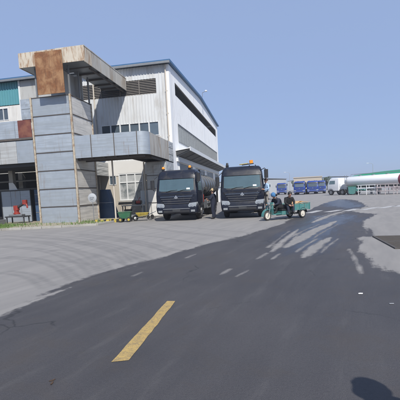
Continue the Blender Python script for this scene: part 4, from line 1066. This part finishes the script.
for i in range(26000):
    u = rng.uniform(-14, 2.2)
    dens = (.25 + .75*(.5+.5*math.sin(u*2.3+1.7*math.sin(u*.9)))) if u < -3.0 + rng.uniform(-.6,.6) else (.025 if u < .4 else .09)
    if rng.random() > dens: continue
    v0 = edge_v(u)+.1; v = rng.uniform(v0, min(0 if u < .1 else 2.2, v0+3.2))
    if -2.8 < u < .2 and v > -.15: continue
    h = rng.uniform(.06, .20)*(1.4 if rng.random() < .12 else 1); a = rng.uniform(0, 6.28); w = rng.uniform(.010, .022)
    dx, dy = math.cos(a)*w, math.sin(a)*w; lx, ly = rng.uniform(-.06,.06), rng.uniform(-.06,.06)
    mb.add([(u-dx,v-dy,.09),(u+dx,v+dy,.09),(u+lx*.5+dx*.6,v+ly*.5+dy*.6,.09+h*.6),(u+lx,v+ly,.09+h)], [(0,1,2,3)])
gs = mb.build('grass', 'grass_blade'); gs.location = W(0,0); gs.rotation_euler = (0,0,-YAW); tag(gs, 'short green grass growing on the verge by the tower', kind='stuff')

def local_thing(name, label, cat, u, v, rz=0, group=None): return thing(name, label, cat, W(u, v), -YAW + rz, group)
# round sign on a thin pole
sg = local_thing('round_sign', 'round pale grey disc on a thin pole at the tower corner', 'sign', 1.15, -.1)
MB().tube([(0,0,.0),(0,0,1.75)], .022, 8).build('pole', 'steel_grey', sg, smooth=True)
dsc = MB().lathe([(.02,-.10),(.12,-.09),(.2,-.068),(.27,-.04),(.285,-.045),(.29,-.03),(.27,-.02)], 'y', (0,0,1.60), 28).build('disc', 'far_grey', sg, smooth=True)
for k, (x, z, w_, h_) in enumerate(((-.13,1.58,.05,.08),(-.06,1.585,.06,.07),(.02,1.575,.05,.085),(.09,1.585,.05,.07),(-.09,1.51,.17,.022))): MB().box((x,-.112,z),(x+w_,-.06,z+h_)).build('faded_stroke', 'far_roof', dsc)
# white cabinet wall, red robot arm and its bench under the gallery
cb = local_thing('white_partition', 'large pale sheet metal partition under the gallery behind the red arm', 'partition', -6.2, 2.5)
for i in range(3): MB().box((-1.18+.79*i, 0, .1), (-1.18+.79*i+.77, .06, 2.36)).build('panel', 'galvanised', cb, bevel=.008)
MB().box((-1.22,-.03,2.36),(1.22,.09,2.44)).build('top_rail', 'steel_dark', cb)
for x in (-1.22, 1.18): MB().box((x,-.02,0),(x+.05,.08,2.36)).build('post', 'steel_dark', cb)
dr = local_thing('grey_door', 'tall dark grey sheet door standing between pale partition and tower', 'door', -4.25, 2.5)
MB().box((-.42,0,.05),(.45,.05,2.4)).build('leaf', 'tarp_blue', dr, bevel=.01)
for z in (.7,1.4,2.0): MB().box((-.40,-.02,z),(.43,-.001,z+.05)).build('rail', 'steel_grey', dr)
MB().box((.34,-.06,1.05),(.38,-.001,1.22)).build('handle', 'steel_grey', dr)
ra = local_thing('robot_arm', 'red jointed machine arm on a dark bench under the gallery', 'robot arm', -5.05, 1.0)
MB().box((-.75,-.35,.52),(.75,.35,.60)).build('bench_top', 'steel_dark', ra, bevel=.01)
for x in (-.68,.62):
    for y in (-.3,.24): MB().box((x,y,.09),(x+.06,y+.06,.52)).build('bench_leg', 'steel_dark', ra)
MB().box((-.55,-.2,.6),(.45,.2,.72)).build('base_plate', 'steel_grey', ra, bevel=.02)
MB().lathe([(.22,.72),(.22,.80),(.16,.84),(.15,1.02)], 'z', (-.05,0,0), 18).build('turret', 'red_paint', ra, smooth=True)
MB().loft([rring(-.20,.12,-.15,.15,z,.06,3) for z in (.98,1.12,1.26,1.32)]).build('shoulder', 'red_paint', ra, smooth=True)
MB().tube([(-.02,0,1.16),(.38,-.02,1.34),(.62,-.04,1.48)], [.10,.085,.075], 10).build('upper_arm', 'steel_dark', ra, smooth=True)
MB().loft([rring(.52,.82,-.16,.08,z,.06,3) for z in (1.38,1.44,1.62,1.68)]).build('elbow', 'red_paint', ra, smooth=True)
MB().tube([(.72,-.05,1.45),(.86,-.1,1.28),(.88,-.12,1.12)], [.08,.065,.05], 10).build('wrist', 'red_paint', ra, smooth=True)
mc = local_thing('machine_base', 'low grey machine bed at the left edge under the gallery', 'machine', -6.7, .3)
MB().box((-.9,-.4,.1),(.95,.4,.42)).build('bed', 'steel_grey', mc, bevel=.03)
MB().box((-.7,-.3,.42),(-.1,.3,.95)).build('housing', 'plaster_white', mc, bevel=.04)
MB().lathe([(.16,-.5),(.16,-.42),(.05,-.41)], 'y', (.45,0,.28), 16).build('flywheel', 'steel_dark', mc, smooth=True)
MB().box((.2,-.25,.42),(.8,.25,.6)).build('slide', 'steel_dark', mc, bevel=.02)
# blue tarpaulin over a stack against the wall
tp = local_thing('tarpaulin_stack', 'dark blue tarpaulin draped over a tall stack behind the tower corner', 'tarpaulin', .25, 4.0)
mb = MB(); rings = []
for k, z in enumerate((.0,.35,.8,1.3,1.8,2.1,2.16)):
    sp = 1 - z/2.16; ring = []
    for j in range(28):
        th = 2*math.pi*j/28; f = 1 + .05*math.sin(7*th+k*.3)*sp
        cx = math.copysign(abs(math.cos(th))**.45, math.cos(th)); cy = math.copysign(abs(math.sin(th))**.45, math.sin(th))
        ring.append((-.22 + .20*sp + cx*(.34+.36*sp)*f, .3+cy*(.30+.18*sp)*f, z))
    rings.append(ring)
mb.loft(rings).build('sheet', 'tarp_blue', tp, smooth=True)
MB().tube([(-.6,-.16,1.2),(0,-.22,1.18),(.5,-.12,1.2)], .012, 6).build('rope', 'frame_white', tp)

# handcarts, chocks, bins
def chock(label, u, v, rz):
    t = local_thing('barrier_block', label, 'barrier', u, v, rz, 'yellow and black low barriers')
    for k in range(5):
        MB().prism([(-.10,0),(.10,0),(.06,.20),(-.06,.20)], 'x', -.45+.18*k, -.45+.18*(k+1)-.002).build('yellow_block' if k % 2 == 0 else 'black_block', 'yellow_paint' if k % 2 == 0 else 'rubber', t)
    return t
chock('yellow and black low barrier block in front of the blue tarpaulin', 1.75, -.2, R(6)); chock('yellow and black low barrier block beside the green handcart', 2.55, .0, R(-8))
hc = local_thing('handcart', 'green box handcart with black wheels parked below the walkway', 'handcart', 3.25, -.1, R(8))
MB().loft([[(-.30,-.22,.22),(.30,-.22,.22),(.30,.22,.22),(-.30,.22,.22)],[(-.40,-.28,.62),(.40,-.28,.62),(.40,.28,.62),(-.40,.28,.62)]]).build('tub', 'green_paint', hc, bevel=.02)
MB().box((-.42,-.30,.60),(.42,.30,.64)).build('rim', 'green_paint', hc, bevel=.01)
for s in (-1,1):
    for x in (-.26,.26):
        w_ = MB().lathe([(.05,s*.24),(.14,s*.24),(.15,s*.27),(.14,s*.30),(.05,s*.30)], 'y', (x,0,.15), 16).build('wheel', 'rubber', hc, smooth=True)
        MB().lathe([(.08,s*.302),(.07,s*.312),(.02,s*.315)], 'y', (x,0,.15), 12).build('hub', 'yellow_paint', w_)
MB().tube([(.36,-.2,.5),(.66,-.2,.86),(.66,.2,.86),(.36,.2,.5)], .016, 6).build('handle', 'steel_dark', hc)
wb = local_thing('wheelbarrow', 'yellow wheelbarrow with black wheel beside the left truck', 'wheelbarrow', 4.15, .5, R(15))
MB().loft([[(-.22,-.18,.26),(.30,-.20,.26),(.30,.20,.26),(-.22,.18,.26)],[(-.42,-.30,.52),(.42,-.32,.50),(.42,.32,.50),(-.42,.30,.52)]]).build('tray', 'yellow_paint', wb, bevel=.015)
w_ = MB().lathe([(.06,-.05),(.17,-.05),(.19,0),(.17,.05),(.06,.05)], 'y', (-.45,0,.19), 18).build('wheel', 'rubber', wb, smooth=True)
MB().lathe([(.08,-.055),(.02,-.07)], 'y', (-.45,0,.19), 12).build('hub', 'frame_white', w_)
for s in (-1,1):
    MB().tube([(-.45,s*.07,.19),(-.1,s*.2,.28),(.4,s*.25,.36),(.85,s*.27,.55)], .017, 6).build('handle', 'steel_grey', wb)
    MB().tube([(.25,s*.22,.3),(.35,s*.24,.0)], .015, 6).build('leg', 'steel_grey', wb)
br = local_thing('hand_trolley', 'small two wheeled trolley lying by the walkway post next to left truck', 'trolley', 4.35, 2.0, R(-20))
MB().tube([(-.2,-.18,.16),(-.2,-.18,1.0),(-.2,.18,1.0),(-.2,.18,.16)], .016, 6).build('frame', 'steel_dark', br)
MB().box((-.22,-.2,.05),(.12,.2,.08)).build('toe_plate', 'steel_dark', br)
for s in (-1,1): MB().lathe([(.03,s*.2),(.13,s*.2),(.14,s*.23),(.13,s*.26),(.03,s*.26)], 'y', (-.22,0,.14), 16).build('wheel', 'rubber', br, smooth=True)
# work bench with red vise and stacked pallets below the window
wbn = local_thing('work_bench', 'grey steel work bench below the white framed window', 'bench', 2.45, 3.4)
MB().box((-.75,-.3,.88),(.85,.3,.95)).build('top', 'steel_grey', wbn, bevel=.01)
for x in (-.7,.74):
    for y in (-.27,.2): MB().box((x,y,0),(x+.06,y+.06,.88)).build('leg', 'steel_dark', wbn)
MB().box((-.7,-.27,.35),(.8,.27,.39)).build('shelf', 'steel_dark', wbn)
rv = local_thing('bench_grinder', 'small red machine standing on the grey work bench', 'machine', 2.9, 3.4); rv.location.z = .95
MB().box((-.14,-.12,0),(.14,.12,.05)).build('foot', 'steel_dark', rv)
MB().lathe([(.10,-.16),(.11,-.1),(.11,.1),(.10,.16)], 'x', (0,0,.17), 16).build('motor', 'red_paint', rv, smooth=True)
for s in (-1,1): MB().lathe([(.03,s*.19),(.13,s*.19),(.13,s*.235),(.03,s*.235)], 'x', (0,0,.17), 18).build('guard', 'steel_dark', rv)
MB().tube([(0,0,.27),(.05,0,.42),(.14,-.05,.5)], .02, 6).build('lamp_arm', 'red_paint', rv)
for k, lab in enumerate(('dark plastic crate on the lower shelf of the work bench', 'grey crate on the ground under the work bench')):
    t = local_thing('crate', lab, 'crate', 2.1+.5*k, 3.35 if k == 0 else 3.0, R(5*k), 'crates at the work bench'); t.location.z = .39 if k == 0 else 0
    MB().box((-.24,-.17,0),(.24,.17,.03)).build('floor', 'steel_dark', t)
    for a, b_ in (((-.24,-.17,.03),(.24,-.15,.26)),((-.24,.15,.03),(.24,.17,.26)),((-.24,-.15,.03),(-.22,.15,.26)),((.22,-.15,.03),(.24,.15,.26))): MB().box(a, b_).build('side', 'black_plastic' if k == 0 else 'steel_grey', t)
sb = local_thing('tool_cabinet', 'pale blue sheet metal cabinet behind the walkway post', 'cabinet', 3.0, 4.9)
MB().box((-.35,-.25,.06),(.35,.25,1.95)).build('body', 'translucent_sheet', sb, bevel=.012)
for s in (-1,1): MB().box((s*.17-.155,-.272,.12),(s*.17+.155,-.252,1.9)).build('door', 'translucent_sheet', sb, bevel=.005)
MB().box((-.03,-.29,.95),(.03,-.273,1.12)).build('handle', 'steel_dark', sb)

# ------------------------------------------------------------------ drain grate and litter
gt = thing('drain_grate', 'dark iron drain grate set in the pale concrete at the right edge', 'drain grate', (5.42, 9.8, 0), R(-13))
MB().box((-.42,-1.12,.003),(.42,1.12,.010)).build('pit_shade_plate', 'pit_black', gt)  # flat black plate on the ground; its colour stands for the pit's shade
for a, b_ in (((-.46,-1.16,.002),(-.40,1.16,.03)),((.40,-1.16,.002),(.46,1.16,.03)),((-.40,-1.16,.002),(.40,-1.10,.03)),((-.40,1.10,.002),(.40,1.16,.03)),((-.40,-.03,.002),(.40,.03,.029))): MB().box(a, b_).build('frame_bar', 'grate_iron', gt)
for k in range(18):
    y = -1.03 + .121*k
    if abs(y) < .05: continue
    MB().box((-.40,y-.018,.010),(.40,y+.018,.027)).build('bar', 'grate_iron', gt)
def scrap(name, label, cat, loc, pts, mat, curl, group=None):
    mb = MB(); n = len(pts)
    top = [(x, y, .006 + curl*(x*x+y*y)*8 + random.uniform(0,.003)) for x, y in pts]; bot = [(x, y, z-.004) for x, y, z in top]
    o = mb.loft([bot, top]).build(name, mat); o.location = (*loc, 0); return tag(o, label, cat, group)
scrap('paper_scrap', 'small white paper scrap on the dark asphalt, left one of two at right', 'litter', (2.31,5.25), [(-.035,-.015),(.02,-.025),(.04,.01),(.0,.028),(-.03,.014)], 'paper_white', .3)
scrap('paper_scrap', 'small pale scrap on the asphalt near the right edge of the picture', 'litter', (2.49,4.73), [(-.03,-.012),(.03,-.012),(.036,.01),(-.02,.016)], 'pole_grey', .3)
lf = [(-.05,0),(-.02,-.016),(.03,-.012),(.06,.004),(.02,.016),(-.02,.018)]
for k, (dx, dy, a, lab) in enumerate(((0,0,.6,'dark dry leaf on asphalt at lower left, upper of two'), (.02,-.05,1.5,'dark dry leaf on asphalt at lower left, lower of two'))):
    o = scrap('dry_leaf', lab, 'leaf', (-1.38+dx, 3.11+dy), lf, 'leaf_dry', .5, 'dry leaves'); o.rotation_euler = (0,0,a); o.scale = (.55,.55,.55)

# ------------------------------------------------------------------ white tanker trailer in the distance
wt = thing('tanker_trailer_truck', 'white articulated tanker truck with long tank parked at right distance', 'tanker truck', (24.0, 66.2, 0), math.atan2(-2.3, -17.8) + math.pi/2 + math.pi)
# local: +x runs towards the front of the truck, near side is +y
wt.rotation_euler = (0,0,math.atan2(.868,-.496)); wt.location = (28.07, 58.3, 0)
def ov(x, ry, rz, zc=2.15, n=30): return [(x, ry*math.cos(2*math.pi*k/n), zc + rz*math.sin(2*math.pi*k/n)) for k in range(n)]
tkw = MB().loft([ov(-10.2,.7,.5), ov(-10.05,1.1,.78), ov(-9.8,1.24,.9), ov(4.6,1.24,.9), ov(4.85,1.1,.78), ov(5.0,.7,.5)]).build('tank', 'tank_white', wt, smooth=True)
MB().loft([ov(-10.25,.75,.55), ov(-10.1,1.14,.82), ov(-9.85,1.265,.925), ov(-4.6,1.265,.925), ov(-4.58,1.1,.8)]).build('tank_end', 'tank_maroon', tkw, smooth=True)
for x in (-7,-4.6,-2.2,.2,2.6): MB().lathe([(.28,3.0),(.28,3.12),(.1,3.16)], 'z', (x,0,0), 14).build('manhole', 'steel_grey', tkw, smooth=True)
MB().box((-9.9,-.4,.95),(5.0,.4,1.3)).build('trailer_frame', 'steel_dark', wt)
def xwheel(parent, c, r=.5, w=.3):
    wh = MB().lathe([(r*.58,-w/2),(r*.95,-w/2),(r,-w*.3),(r,w*.3),(r*.95,w/2),(r*.58,w/2)], 'y', (0,0,0), 22, cap=False).build('wheel', 'rubber', parent, smooth=True); wh.location = c
    MB().lathe([(r*.6,-w*.4),(r*.2,-w*.2),(r*.2,w*.2),(r*.6,w*.4)], 'y', (0,0,0), 20).build('rim', 'rim_steel', wh, smooth=True)
for s in (-1,1):
    for x in (-8.8,-7.5,-6.2,3.9,5.2): xwheel(wt, (x,s*1.0,.5), .5, .5)
    xwheel(wt, (7.6,s*1.08,.5))
    for x in (-5.0,-3.4,-1.8): MB().box((x,s*1.2-.02,.6),(x+1.4,s*1.2+.02,1.15)).build('side_panel', 'pink_cloth' if x < -4 else ('truck_white' if x < -3 else 'steel_grey'), wt)
    MB().box((-.2,s*.9-.08,.0),(.1,s*.9+.08,1.0)).build('landing_leg', 'steel_grey', wt)
    for x in (-8.8,-7.5,-6.2): MB().loft([[(x+.6*math.cos(R(a)),s*.75,.5+.6*math.sin(R(a))),(x+.6*math.cos(R(a)),s*1.25,.5+.6*math.sin(R(a))),(x+.63*math.cos(R(a)),s*1.25,.5+.63*math.sin(R(a))),(x+.63*math.cos(R(a)),s*.75,.5+.63*math.sin(R(a)))] for a in range(5,176,17)]).build('mudguard', 'truck_white', wt)
    hr = MB().tube([(-9.4,s*.5,3.0),(-9.4,s*.5,3.35),(4,s*.5,3.35),(4,s*.5,3.0)], .025, 6).build('catwalk_rail', 'steel_grey', wt)
cbr = [rring(5.9+a, 8.35-b_, -w, w, z, .15, 4) for z, a, b_, w in ((.75,0,0,1.2),(1.3,0,-.05,1.24),(1.85,0,0,1.24),(2.55,.02,.28,1.18),(2.85,.1,.5,1.1),(2.95,.3,.8,.95))]
MB().loft(cbr).build('cab', 'truck_white', wt, smooth=True)
for s in (-1,1):
    MB().loft([[(6.7,s*(1.235+o),1.9),(7.95,s*(1.235+o),1.9),(7.85,s*(1.18+o),2.5),(6.7,s*(1.19+o),2.5)] for o in (.0,.012)]).build('side_window', 'cab_glass', wt)
    MB().box((8.3,s*1.3-.1,1.95),(8.5,s*1.3+.1,2.5)).build('mirror', 'black_plastic', wt)
    MB().loft([[(7.6+.58*math.cos(R(a)),s*1.0,.5+.58*math.sin(R(a))),(7.6+.58*math.cos(R(a)),s*1.26,.5+.58*math.sin(R(a))),(7.6+.62*math.cos(R(a)),s*1.26,.5+.62*math.sin(R(a))),(7.6+.62*math.cos(R(a)),s*1.0,.5+.62*math.sin(R(a)))] for a in range(0,181,15)]).build('mudguard', 'black_plastic', wt)
MB().loft([[(x, -1.05, z), (x, 1.05, z), (x+.015, 1.05, z), (x+.015, -1.05, z)] for x, z in ((8.34,1.92),(8.1,2.5))]).build('windscreen', 'cab_glass', wt)
MB().box((5.4,-1.1,.6),(8.2,1.1,.95)).build('tractor_frame', 'steel_dark', wt)
for s_ in (-1, 1):
    ld = MB().tube([(4.2, s_*1.32, .8), (4.2, s_*1.30, 3.3)], .03, 6).tube([(4.6, s_*1.32, .8), (4.6, s_*1.30, 3.3)], .03, 6)
    for z in np.arange(.95, 3.2, .3): ld.tube([(4.2, s_*1.31, z), (4.6, s_*1.31, z)], .02, 6)
    ld.build('ladder', 'steel_grey', wt)
    MB().box((-1.9, s_*1.15-.1, .55), (-.9, s_*1.15+.12, 1.2)).build('valve_box', 'steel_grey', wt, bevel=.03)
    MB().lathe([(.12, .6), (.14, .62), (.14, 1.9), (.12, 1.92)], 'x', (.2, s_*1.2, .75), 12).build('hose_tube', 'teal_paint', wt, smooth=True)
    MB().box((2.4, s_*.95-.3, .55), (3.2, s_*.95+.3, 1.15)).build('tool_box', 'teal_paint', wt, bevel=.03)
# clutter standing before the tanker
gb = thing('green_bin', 'teal green steel bin on the ground before the white tanker', 'bin', (25.1, 59.9, 0), R(-20))
MB().loft([[(-.5,-.4,.12),(.5,-.4,.12),(.5,.4,.12),(-.5,.4,.12)],[(-.6,-.5,1.35),(.6,-.5,1.35),(.6,.5,1.35),(-.6,.5,1.35)]]).build('body', 'teal_paint', gb, bevel=.03)
MB().box((-.64,-.54,1.35),(.64,.54,1.45)).build('lid', 'green_paint', gb, bevel=.02)
for x in (-.4,.4): MB().lathe([(.02,-.42),(.12,-.42),(.12,-.34),(.02,-.34)], 'y', (x,0,.12), 12).build('wheel', 'rubber', gb)
def rack(label, loc, rz, mat):
    t = thing('pipe_rack', label, 'rack', loc, rz, 'white metal racks by the tanker')
    for x in (-1.3,0,1.3):
        for y in (-.4,.4): MB().tube([(x,y,0),(x,y,1.5)], .05, 6).build('upright', mat, t)
    for z in (.5,1.0,1.5):
        for y in (-.4,.4): MB().tube([(-1.5,y,z),(1.5,y,z)], .05, 6).build('rail', mat, t)
    for k in range(5): MB().tube([(-1.6,-.3+.15*k,1.06),(1.6,-.3+.15*k,1.06)], .06, 8).build('pipe', 'steel_grey' if k % 2 else mat, t)
    return t
rack('white metal pipe rack in front of the tanker wheels', (26.0, 56.2, 0), R(-52), 'truck_white'); rack('pale pinkish metal pipe rack at the right edge before the tanker', (27.6, 53.6, 0), R(-60), 'pink_cloth')

# ------------------------------------------------------------------ far buildings, poles, trees
def shed(name, label, loc, rz, w, d, h, wall, roof, kind='gable', wins=0, rise=1.2):
    t = thing(name, label, 'building', loc, rz)
    MB().box((-w/2,-d/2,0),(w/2,d/2,h)).build('wall', wall, t)
    if kind == 'gable': rf = MB().prism([(-w/2-.3,h),(0,h+rise),(w/2+.3,h),(w/2+.3,h+.12),(0,h+rise+.15),(-w/2-.3,h+.12)], 'y', -d/2-.3, d/2+.3).build('roof', roof, t)
    elif kind == 'arch':
        top = [(w/2*math.cos(R(a)), h + rise*math.sin(R(a))) for a in range(0,181,10)]
        rf = MB().prism([(w/2,h-.1)] + top[1:-1] + [(-w/2,h-.1)], 'y', -d/2-.3, d/2+.3).build('roof', roof, t, smooth=True)
        for y in np.arange(-d/2, d/2+.1, 3): MB().loft([[(x*1.004,y-.06,h+(z-h)*1.01+.02) for x, z in top[1:-1]] + [(x*.99,y-.06,z-.05) for x, z in reversed(top[1:-1])], [(x*1.004,y+.06,h+(z-h)*1.01+.02) for x, z in top[1:-1]] + [(x*.99,y+.06,z-.05) for x, z in reversed(top[1:-1])]]).build('roof_rib', roof, rf)
    else: rf = MB().box((-w/2-.2,-d/2-.2,h),(w/2+.2,d/2+.2,h+.3)).build('roof', roof, t)
    for k in range(wins):
        x = -w/2 + w*(k+.5)/wins
        f = MB().box((x-.6,-d/2-.05,h*.45),(x+.6,-d/2-.01,h*.45+1.2)).build('window', 'frame_white', t)
        MB().box((x-.5,-d/2-.07,h*.45+.1),(x+.5,-d/2-.051,h*.45+1.1)).build('pane', 'window_glass', f)
    return t
shed('warehouse', 'low beige flat roofed building behind the row of blue trucks', (40, 134, 0), R(-16), 9.5, 10, 5.0, 'far_beige', 'far_beige', 'flat', 3)
shed('warehouse', 'long pale grey low building in the distance right of the dark truck', (22, 150, 0), R(-6), 26, 12, 5.2, 'far_grey', 'far_roof', 'gable', 6, rise=.9)
shed('arched_hall', 'hall with green arched roof behind the white tanker', (67, 108, 0), R(-30), 40, 34, 3.2, 'far_grey', 'green_roof', 'arch', 0, rise=1.9)
shed('warehouse', 'far hazy grey shed on the horizon between blue trucks and tanker', (95, 260, 0), R(-18), 60, 20, 6.5, 'far_grey', 'far_roof', 'gable', 0, 1.5)
shed('warehouse', 'far hazy beige shed on the horizon left of the blue trucks', (30, 300, 0), R(-4), 46, 20, 6.0, 'far_beige', 'far_roof', 'flat', 0)
shed('warehouse', 'distant grey shed on the horizon behind the green roofed hall', (170, 300, 0), R(-28), 70, 20, 8, 'far_grey', 'far_roof', 'gable', 0, 2)
for i, (x, y, h, lab) in enumerate(((37,148,7.5,'thin grey lamp post left of the beige building'), (62,130,8.5,'thin grey lamp post above the white tanker tank'), (100,165,9,'thin grey lamp post above the green roof'))):
    t = thing('lamp_post', lab, 'lamp post', (x,y,0), 0, 'lamp posts in the distance')
    MB().tube([(0,0,0),(0,0,h),(-.4,0,h+.35),(-1.6,0,h+.5)], [.09,.06,.045,.04], 8).build('post', 'pole_grey', t, smooth=True)
    MB().box((-2.3,-.15,h+.45),(-1.5,.15,h+.58)).build('lamp_head', 'frame_white', t, bevel=.03)
def tree(label, loc, h, rad_, seed):
    rg = random.Random(seed); t = thing('tree', label, 'tree', loc, 0, 'far trees on the horizon')
    mb = MB().tube([(0,0,0),(.1,0,h*.3),(0,.1,h*.6)], [.28,.2,.1], 8)
    for k in range(6):
        a = rg.uniform(0,6.28); mb.tube([(.05,0,h*(.28+.05*k)),(math.cos(a)*rad_*.6,math.sin(a)*rad_*.6,h*(.5+.06*k))], [.09,.03], 6)
    mb.build('trunk', 'bark', t)
    cl = [(rg.gauss(0,.45)*rad_, rg.gauss(0,.45)*rad_, h*rg.uniform(.42,.92), rg.uniform(.22,.42)*rad_) for _ in range(16)]
    mb = MB()
    for k in range(2600):
        cx, cy, cz, cr = rg.choice(cl); d = Vector((rg.gauss(0,1),rg.gauss(0,1),rg.gauss(0,.8))).normalized()*cr*rg.uniform(.55,1.05)
        p = Vector((cx,cy,cz))+d; s = rg.uniform(.10,.22); a = Vector((rg.gauss(0,1),rg.gauss(0,1),rg.gauss(0,1))).normalized()*s; b_ = a.cross(Vector((rg.gauss(0,1),rg.gauss(0,1),rg.gauss(0,1)))).normalized()*s*.6
        mb.add([p-a,p+b_,p+a,p-b_], [(0,1,2,3)])
    mb.build('crown', 'tree_far', t)
for i, (x, y, h, r_, lab) in enumerate(((58,165,5.5,3,'round tree on the horizon left of the lamp post over the tanker'), (64,168,5,3,'low tree on the horizon just above the tanker cab'), (47,175,5,2.8,'small tree on the horizon between beige building and tanker'))): tree(lab, (x,y,0), h, r_, 40+i)

# ------------------------------------------------------------------ thin haze in the air
hb = MB().box((-4300,-4300,-1),(4300,4300,14.2)).build('haze', 'pit_black')
hb.data.materials.clear()
hm = bpy.data.materials.new('haze_air'); hm.use_nodes = True; ht = hm.node_tree; ht.nodes.clear()
pv = ht.nodes.new('ShaderNodeVolumePrincipled'); pv.inputs['Color'].default_value = (.86, .90, .97, 1); pv.inputs['Density'].default_value = .0009; pv.inputs['Anisotropy'].default_value = .2
ho = ht.nodes.new('ShaderNodeOutputMaterial'); ht.links.new(pv.outputs[0], ho.inputs['Volume'])
hb.data.materials.append(hm); tag(hb, kind='stuff')
